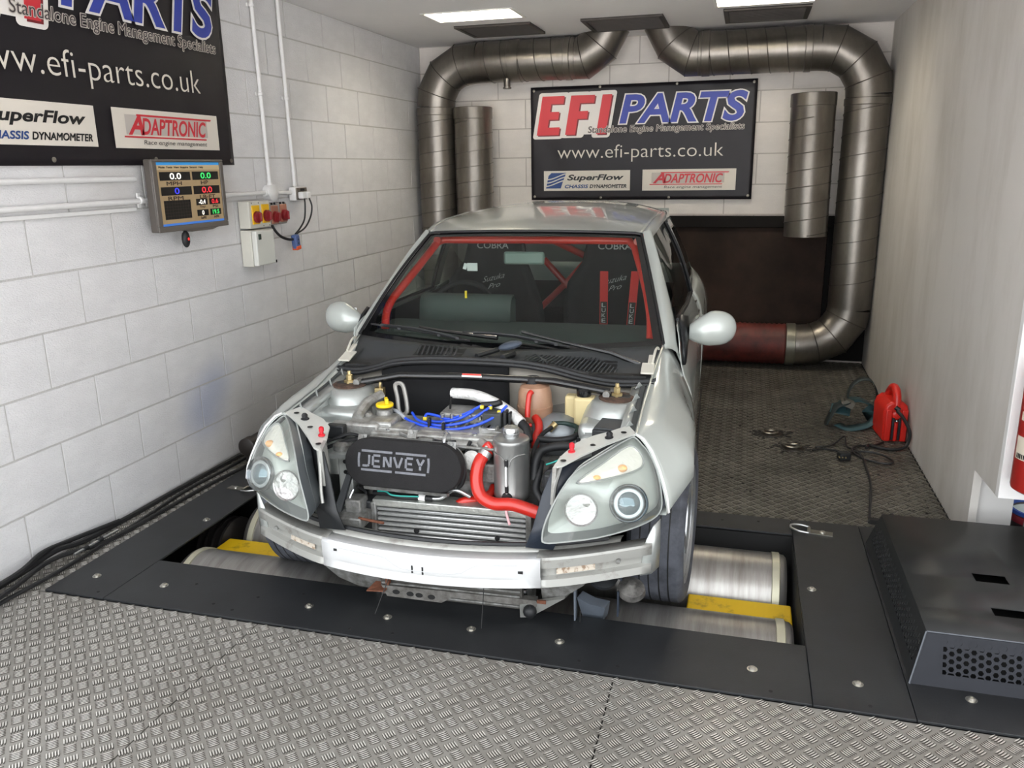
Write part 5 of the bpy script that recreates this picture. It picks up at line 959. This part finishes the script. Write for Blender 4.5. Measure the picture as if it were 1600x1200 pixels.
sbg = em('beige', 'a08a68', .22); sbk = em('black', '0c0b0a', .3); sblue = em('blue', '2f7cb4', .8)
quad('screen', 0, 0, 1, 1, sbg, 0); quad('title_bar', 0, .955, 1, 1, sblue, .0006); quad('task_bar', 0, .0, 1, .035, em('taskbar', '3768b0', .8), .0006); quad('menu_bar', 0, .88, 1, .955, em('menu', 'b5a27e', .3), .0006)
def stext(s, x0, y0, x1, y1, m): text('screen_text', s, scr(x0, y0)+V(.0018, 0, 0), scr(x1, y0)-scr(x0, y0), scr(x0, y1)-scr(x0, y0), m, mon, off=.004 if m not in (ct,) else 0., halo=.0006)
cw_, cg_, cb2, cr_, ct = em('white', 'f2eee4', 1.2), em('green', '3fd06a', 1.1), em('indigo', '3a3fd8', 1.1), em('red', 'd8323c', 1.0), em('ink', '2b1d16', .2)
for (x0, y0, x1, y1, s_, m_, lab, lx0, lx1) in ((.03, .715, .50, .85, '0.0', cw_, 'MPH', .12, .35), (.53, .715, .97, .85, '0.0', cg_, 'HP', .66, .78), (.03, .48, .50, .615, '0', cb2, 'RPM', .12, .35), (.53, .48, .97, .615, '0.0', cr_, 'LB-FT', .62, .88)):
    quad('readout', x0, y0, x1, y1, sbk, .0008); c0 = (x0+x1)/2; w_ = .085 if len(s_) > 1 else .035; stext(s_, c0-w_, y0+.02, c0+w_, y1-.02, m_); stext(lab, lx0, y0-.075, lx1, y0-.018, ct)
for (x0, y0, s_, m_, lab) in ((.55, .295, '-0.4', cw_, 'Trq1'), (.77, .295, '0.6', cr_, 'PSI'), (.55, .115, '0', cw_, 'SmlPRS'), (.77, .115, '19.5', cg_, 'AFR')):
    quad('readout', x0, y0, x0+.19, y0+.105, sbk, .0008); w_ = .055 if len(s_) > 1 else .016; stext(s_, x0+.095-w_, y0+.018, x0+.095+w_, y0+.09, m_); stext(lab, x0+.05, y0-.052, x0+.14, y0-.012, ct)
quad('graph', .05, .10, .46, .40, sbk, .0008); gl = em('grid', '4a4038', .4)
for k in range(1, 10): quad('graph_line', .05+.041*k, .10, .052+.041*k, .40, gl, .0011)
for k in range(1, 6): quad('graph_line', .05, .10+.05*k, .46, .103+.05*k, gl, .0011)
stext('Mode  Tools  View  Acquire  Sensors  Help', .03, .90, .72, .935, ct)
ms = tag(MB().ball((-2.52, 3.315, 1.196), (.016, .024, .04), 16).build('computer_mouse', rubber), 'black computer mouse with a red light hanging under the monitor', 'mouse'); MB().tube([(-2.52, 3.315, 1.23), (-2.53, 3.32, 1.26)], .004, 6).build('cord', rubber, ms); MB().lathe([(.007, 0), (0, .002)], (-2.5045, 3.316, 1.196), (1, 0, 0), 10).build('red_light', M('mouse_light', 'e0322c', .3, emit=1.0), ms)
# ================================================================ floor edge on the left
cable('thick black cable along the foot of the left wall, nearest the blocks', [(-2.575, 1.0, .02), (-2.57, 1.9, .03), (-2.575, 2.2, .035), (-2.57, 2.36, .05), (-2.56, 2.5, .03), (-2.575, 2.8, .014), (-2.57, 3.2, .014), (-2.56, 3.55, .016), (-2.57, 4.2, .014)], .012)
cable('thin black cable on the floor between the wall cable and the steel bed', [(-2.50, 1.6, .012), (-2.50, 2.0, .012), (-2.48, 2.3, .014), (-2.50, 2.7, .010), (-2.53, 3.1, .01), (-2.51, 3.5, .012), (-2.53, 4.2, .012)], .008)
cable('black cable snaking close to the edge of the steel bed on the left', [(-2.54, 1.0, .016), (-2.52, 1.7, .014), (-2.50, 2.05, .035), (-2.53, 2.3, .045), (-2.49, 2.55, .014), (-2.475, 2.9, .012), (-2.465, 3.2, .012), (-2.42, 3.65, .014), (-2.45, 4.2, .014)], .0095)
cable('bundled black cable crossing over the others in the left floor corner', [(-2.56, 1.2, .045), (-2.545, 1.9, .055), (-2.54, 2.15, .06), (-2.57, 2.3, .07), (-2.585, 2.45, .05), (-2.56, 2.7, .03)], .010)
cn = tag(MB().tube([(-2.50, 2.38, .032), (-2.50, 2.62, .03)], [.006, .006], 10).build('cable_splice', alu_b), 'small silver and black cable splice lying by the left wall cables', 'cable')
for y in (2.44, 2.52): MB().lathe([(.009, -.012), (.009, .012)], (-2.50, y, .031), (0, 1, 0), 10).build('ferrule', rubber, cn)
tail = tag(MB().tube(crv([(-2.455, 3.52, .095), (-2.46, 3.75, .095), (-2.48, 4.1, .10)], 5), .042, 20, caps=False).lathe([(.042, 0), (.048, .004), (.048, .05), (.042, .054), (.034, .054), (.034, -.0)], (-2.455, 3.52, .095), (0, 1, 0), 22).build('exhaust_hose', M('hose_black', '2b2623', .5, .2), solid=.003), 'black open-ended exhaust hose lying against the left wall behind the headlight', 'hose')
MB().bx((-2.49, 3.56, .0), (-2.42, 3.62, .06)).build('hose_stand', M('hose_black', '2b2623', .5, .2), tail)
# ================================================================ brake cover box on the right
bcov = M('cover_black', '292a2a', .42, .1, noise=.15, ns=10, bump=.04, bs=250); bfront = M('cover_front', '1e2027', .55, .0, spec=.3, noise=.2, ns=8)
BX0, BX1, BY0, BY1, BH = .545, 2.02, 2.33, 3.29, .15
ix, iy = .04, .05
box_ = empty('brake_cover', (BX0, BY0, .0085)); tag(box_, 'low black perforated steel cover box standing on the right end of the roller bed', 'cover box')
L = lambda x, y, z: V(x-BX0, y-BY0, z)
tp = MB(); slots = [(.80, 2.74, .90, 2.80), (.80, 2.52, .93, 2.57)]
XS = sorted({BX0+ix, BX1}|{a for q in slots for a in (q[0], q[2])}); YS = sorted({BY0+iy, BY1-iy}|{a for q in slots for a in (q[1], q[3])})
for a, b in zip(XS, XS[1:]):
    for c, d in zip(YS, YS[1:]):
        if not any(a >= q[0]-1e-6 and b <= q[2]+1e-6 and c >= q[1]-1e-6 and d <= q[3]+1e-6 for q in slots): tp.add([L(a, c, BH), L(b, c, BH), L(b, d, BH), L(a, d, BH)], [[0, 1, 2, 3]])
tp.build('top_plate', bcov, box_, solid=.003, weld=True)
def perf(name, o, ex, ez, W_, H_, x0, x1, z0, z1, pitch, rad, m, skl=0., skr=0.):
    """steel sheet with a field of hexagonal holes; hole cells tile a honeycomb"""
    b = MB(); n_ = ex.cross(ez).normalized(); f = lambda x, z: o+ex*x+ez*z
    dx, dz = pitch*math.sqrt(3)/2, pitch; nx_ = int((x1-x0)/dx); nz_ = int((z1-z0)/dz); R_ = pitch/math.sqrt(3)
    for i in range(nx_+1):
        for k in range(nz_+(0 if i % 2 else 1)):
            cx, cz_ = x0+i*dx, z0+(k+(.5 if i % 2 else 0))*dz; o_ = len(b.v); vs = []
            for q in range(6): a = q*PI/3; vs.append(f(cx+R_*math.cos(a), cz_+R_*math.sin(a)))
            for q in range(6): a = q*PI/3; vs.append(f(cx+rad*math.cos(a), cz_+rad*math.sin(a)))
            for q in range(6): a = q*PI/3; vs.append(f(cx+rad*math.cos(a), cz_+rad*math.sin(a))-n_*.004)
            b.add(vs, [[q, (q+1) % 6, 6+(q+1) % 6, 6+q] for q in range(6)]+[[6+q, 6+(q+1) % 6, 12+(q+1) % 6, 12+q] for q in range(6)])
    e = -.0008; xa, xb, za, zb_ = x0-dx*.4, x0+nx_*dx+dx*.4, z0-dz*.45, z0+(nz_-.5)*dz+dz*.0
    m_ = pitch*.2
    b2 = MB()
    for (p, q, r_, s_) in ((0, 0, W_, za+m_), (0, zb_-m_, W_, H_), (0, za+m_, xa+m_, zb_-m_), (xb-m_, za+m_, W_, zb_-m_)): lx = lambda q_: skl*q_/H_ if p == 0 else p; rx = lambda q_: W_-skr*q_/H_ if r_ == W_ else r_; b2.add([f(lx(q), q)-n_*.001, f(rx(q), q)-n_*.001, f(rx(s_), s_)-n_*.001, f(lx(s_), s_)-n_*.001], [[0, 1, 2, 3]])
    pl_ = b2.build(name, m, box_); b.build('perforated_field', m, pl_); return pl_
fo = L(BX0, BY0, 0); fex = V(1, 0, 0); fez = V(.0, iy, BH).normalized(); FH = math.hypot(iy, BH)
fpan = perf('front_panel', fo, fex, fez, BX1-BX0, FH, .09, 1.40, .045, .135, .0225, .0082, bfront, ix, 0)
so_ = L(BX0, BY1, 0); sex = V(0, -1, 0); sez = V(ix, 0, BH).normalized(); SH = math.hypot(ix, BH)
perf('side_panel', so_, sex, sez, BY1-BY0, SH, .06, .90, .05, .125, .0225, .0082, bcov, iy, iy)
MB().prism([L(BX0, BY1, 0), L(BX0+ix, BY1-iy, BH), L(BX1, BY1-iy, BH), L(BX1, BY1, 0)], (0, .003, 0)).build('back_panel', bcov, box_)
MB().tube([L(BX0+ix, BY0+iy, BH), L(BX0, BY0, 0)], .004, 6).tube([L(BX0+ix, BY0+iy, BH), L(BX1, BY0+iy, BH)], .003, 6).build('worn_edge', M('worn_edge', '4a4d52', .35, .5), box_)
MB().bx(L(BX0+.07, BY0+.08, .0), L(BX1-.1, BY1-.08, .10)).build('inside', black_m, box_)
fl_ = tag(MB().bx((.585, 3.50, 0), (.68, 3.53, .02)).bx((.67, 3.53, 0), (.685, 3.545, .04)).build('floor_bracket', black_m), 'small black bracket on the floor just behind the cover box', 'bracket')
# ================================================================ jump starter and leads
js = empty('jump_starter', (.85, 4.78, .0025), .10); tag(js, 'red portable jump starter standing against the right wall', 'jump starter')
redp_ = M('jump_red', 'd5261c', .35, coat=.2, noise=.1, ns=12)
b = MB(); poly = [(-.062, .0), (.062, .0), (.064, .17), (.055, .205), (.03, .225), (-.03, .225), (-.055, .205), (-.066, .17)]
b.prism([(x, -.11, z) for x, z in poly], (0, .22, 0)); b.build('body', redp_, js, bevel=.012)
MB().tube(crv([(-.0, -.10, .19), (-.0, -.09, .245), (0, -.06, .282), (0, .0, .285), (0, .055, .25), (0, .09, .20)], 5), .021, 10).build('carry_handle', redp_, js)
MB().bx((-.056, -.122, .004), (-.024, -.108, .185)).bx((.026, -.122, .004), (.058, -.108, .185)).bx((-.008, -.120, .004), (.010, -.108, .11)).build('ribbing', redp_, js, bevel=.005)
for x in (-.016, .018): MB().bx((x-.006, -.125, .012), (x+.006, -.113, .14)).build('clamp', M('clamp_dark', '3a3a3e', .4, .6), js, bevel=.002)
MB().bx((-.02, -.124, .118), (.024, -.112, .13)).build('clamp_holder', rubber, js); MB().ball((.0, -.125, .123), .006, 8).build('stud', alu_b, js); MB().ball((0, -.118, .155), (.026, .008, .026), 12).build('boss', redp_, js)
MB().tube([(-.012, -.118, .20), (.008, -.128, .185)], .013, 8).build('cable_boot', rubber, js)
js['label'] = 'red portable jump starter with carry handle standing against the right wall'
cable('thick black jump lead curving from the red jump starter to the floor', [(.86, 4.645, .185), (.885, 4.60, .16), (.915, 4.57, .10), (.915, 4.56, .05), (.89, 4.53, .018), (.83, 4.50, .012), (.76, 4.52, .012), (.72, 4.55, .012), (.70, 4.50, .012)], .009)
cable('thin black lead looped on the tread plate in front of the jump starter', [(.80, 4.62, .01), (.74, 4.55, .012), (.66, 4.52, .012), (.62, 4.44, .012), (.66, 4.33, .010), (.76, 4.27, .01), (.80, 4.30, .012), (.78, 4.38, .012), (.70, 4.43, .014), (.60, 4.40, .012), (.56, 4.33, .012)], .006)
cable('thin black lead running from the plug towards the cover box', [(.585, 4.36, .012), (.63, 4.42, .014), (.66, 4.36, .01), (.66, 4.2, .009), (.655, 4.0, .009), (.63, 3.8, .009), (.60, 3.6, .009), (.585, 3.50, .009)], .006)
cable('crinkled black lead lying furthest left of the jump starter', [(.44, 4.46, .01), (.50, 4.48, .012), (.55, 4.55, .012), (.60, 4.62, .03), (.60, 4.50, .012), (.64, 4.44, .014), (.58, 4.40, .012), (.48, 4.44, .01), (.42, 4.40, .01)], .005)
pg = tag(MB().box((.565, 4.30, .025), (.06, .05, .042), Matrix.Rotation(.3, 3, 'Z')).build('plug', rubber, bevel=.008), 'black mains plug lying on the tread plate by the tangled leads', 'plug')
for dx_ in (-.015, 0, .015): MB().box((.555+dx_, 4.27, .028), (.006, .02, .004)).build('pin', brass, pg)
# green strap heap
st = empty('tie_down_strap', (.655, 5.0, .0025)); st.scale = (1.3, 1.3, 1.25); tag(st, 'dark green tie-down strap heaped on the floor beside the jump starter', 'strap')
gs = M('strap_green', '2f5359', .6, noise=.25, ns=20); gd = M('strap_dark', '162425', .7)
def ribbon(name, pts, w, m, par):
    C_ = crv(pts, 6); rows = []
    for i, p in enumerate(C_): d = (C_[min(i+1, len(C_)-1)]-C_[max(i-1, 0)]).normalized(); s_ = V(0, 1, 0) if abs(d.y) < .8 else V(1, 0, 0); s_ = (s_-d*s_.dot(d)).normalized(); rows.append([p-s_*w/2, p+s_*w/2])
    return MB().grid(rows).build(name, m, par, solid=.003)
ribbon('webbing_tail', [(-.02, -.02, .10), (-.06, -.05, .08), (-.09, -.08, .03), (-.10, -.09, .005)], .09, gd, st)
ribbon('webbing_coil', [(-.05, -.08, .01), (.0, -.10, .0), (.08, -.07, .02), (.10, 0, .07), (.05, .04, .10), (-.02, .01, .09), (-.04, -.05, .05)], .085, gs, st)
ribbon('webbing_loop', [(-.01, .0, .06), (.0, .02, .15), (.04, .03, .20), (.09, .03, .20), (.12, .03, .14), (.12, .02, .05)], .06, gd, st)
MB().box((-.005, -.03, .10), (.045, .05, .03), Matrix.Rotation(.4, 3, 'Y')).cyl((-.03, -.06, .11), (-.03, 0, .11), .008, 8).build('ratchet', M('ratchet_steel', '77756c', .4, .8), st)
# recessed floor anchors with oily dirt
for i, (x, y, w_) in enumerate(((.215, 4.66, 'further from the steel bed'), (.325, 4.44, 'nearer the steel bed'))):
    a = empty('floor_anchor', (x, y, .0), .2); tag(a, 'steel floor anchor ringed with oily dirt, the one '+w_, 'floor anchor', 'floor anchors')
    MB().lathe([(.062, .0), (.060, .005), (.03, .007), (0, .008)], (0, 0, .002), n=20).build('anchor_plate', M('oily_plate', '332d26', .35, .5), a)
    MB().tube([V(.042*math.cos(t_)-.005, .03*math.sin(t_), .014) for t_ in [2*PI*k/24 for k in range(24)]], .006, 8, True).build('anchor_ring', M('anchor_steel', '8f8a7e', .3, .85, dark='3a342c', ns=40), a); MB().lathe([(.009, 0), (.008, .005), (0, .006)], (.02, .0, .010), n=10).build('bolt', bolt_m, a)
    random.seed(20+i); d = MB()
    for k in range(130):
        r_ = .05+abs(random.gauss(0, .035)); t_ = random.uniform(0, 2*PI); s_ = random.uniform(.003, .013); d.ball((r_*math.cos(t_), r_*math.sin(t_)*.8, .003), (s_, s_*.8, s_*.4), 6)
    d.build('dirt', M('oily_dirt', '191512', .5), a)['kind'] = 'stuff'
random.seed(9); d = MB()
for k in range(160):
    x, y = random.uniform(-.1, .9), random.uniform(3.6, 6.2); s_ = random.uniform(.002, .006); d.ball((x, y, .002), (s_*1.6, s_, s_*.6), 6)
tag(d.build('grit', M('grit', '1d1a16', .8)), 'dark grit scattered over the tread plate behind the roller bed', 'grit', kind='stuff')
# ================================================================ right front corner
ex = empty('fire_extinguisher', (1.018, 2.985, .40)); tag(ex, 'red fire extinguisher with black horn hung on the white board at right', 'fire extinguisher')
MB().lathe([(.07, 0), (.082, .008), (.085, .02), (.085, .40), (.078, .44), (.05, .475), (.028, .485), (.028, .50), (0, .50)], (0, 0, 0), n=32).build('cylinder', M('extinguisher_red', '94201b', .3, coat=.4), ex)
MB().lathe([(.022, 0), (.024, .03), (0, .032)], (0, 0, .50), n=16).bx((-.015, -.10, .52), (.015, .03, .535)).bx((-.015, -.10, .55), (.015, .03, .562)).build('valve', rubber, ex)
def wraplab(a0, a1, z0, z1, m, n_='label'): MB().grid([[V(.0856*math.cos(a), .0856*math.sin(a), z) for a in [lerp(a0, a1, k/8) for k in range(9)]] for z in (z0, z1)]).build(n_, m, ex)
creaml = M('label_cream', 'c9bfae', .5); wraplab(PI*1.02, PI*1.25, .12, .20, creaml); wraplab(PI*1.05, PI*1.2, .255, .285, creaml); wraplab(PI*1.3, PI*1.6, .11, .165, M('label_red2', 'd0493d', .5)); wraplab(PI*1.04, PI*1.22, .123, .140, ink, 'label_print')
for k in range(5): wraplab(PI*1.3, PI*1.55, .33+.012*k, .335+.012*k, ink, 'label_print')
MB().lathe([(.012, 0), (.016, -.03), (.038, -.16), (.036, -.16), (.010, -.02)], (.035, -.10, .33), (.35, -.05, 1), 18).build('horn', M('horn_black', '303236', .5), ex)
MB().tube(crv([(.036, -.10, .33), (.06, -.11, .42), (.04, -.09, .50), (.0, -.05, .52)], 5), .008, 8).build('hose', rubber, ex)
MB().bx((-.04, .085, .1), (.04, .0905, .45)).build('wall_bracket', rubber, ex)
bk = empty('paint_tub', (1.245, 3.57, .0)); tag(bk, 'white lidded tub with blue rim and red band under the white board at right', 'tub')
MB().lathe([(.098, 0), (.103, .01), (.116, .10), (.113, .10), (.10, .012), (0, .012)], (0, 0, .0), n=28).build('pail', M('tub_dark', '4a3f42', .4), bk)
MB().lathe([(.112, .085), (.05, .088), (0, .086)], (0, 0, 0), n=28, cap=False).build('lid', M('bucket_white', 'dfeae6', .4), bk)
MB().lathe([(.110, .095), (.122, .097), (.122, .112), (.110, .112), (.110, .095)], (0, 0, 0), n=28).build('rim_band', M('bucket_blue', '2b4fa8', .4), bk); MB().lathe([(.1135, .06), (.1175, .06), (.120, .09), (.115, .09), (.1135, .06)], (0, 0, .001), n=28).build('red_band', M('bucket_red', '9c2b3a', .4), bk)
hcab = [(1.10, 3.50, .01), (1.13, 3.47, .03), (1.17, 3.44, .06), (1.22, 3.44, .12), (1.30, 3.46, .2), (1.40, 3.5, .25)]
cable('black cable rising past the white tub under the board', hcab, .012); cable('grey thin cable hanging in front of the white tub', [(1.155, 3.44, .33), (1.15, 3.43, .2), (1.145, 3.43, .08), (1.14, 3.44, .01)], .007, M('cable_grey', '8d8a86', .5))
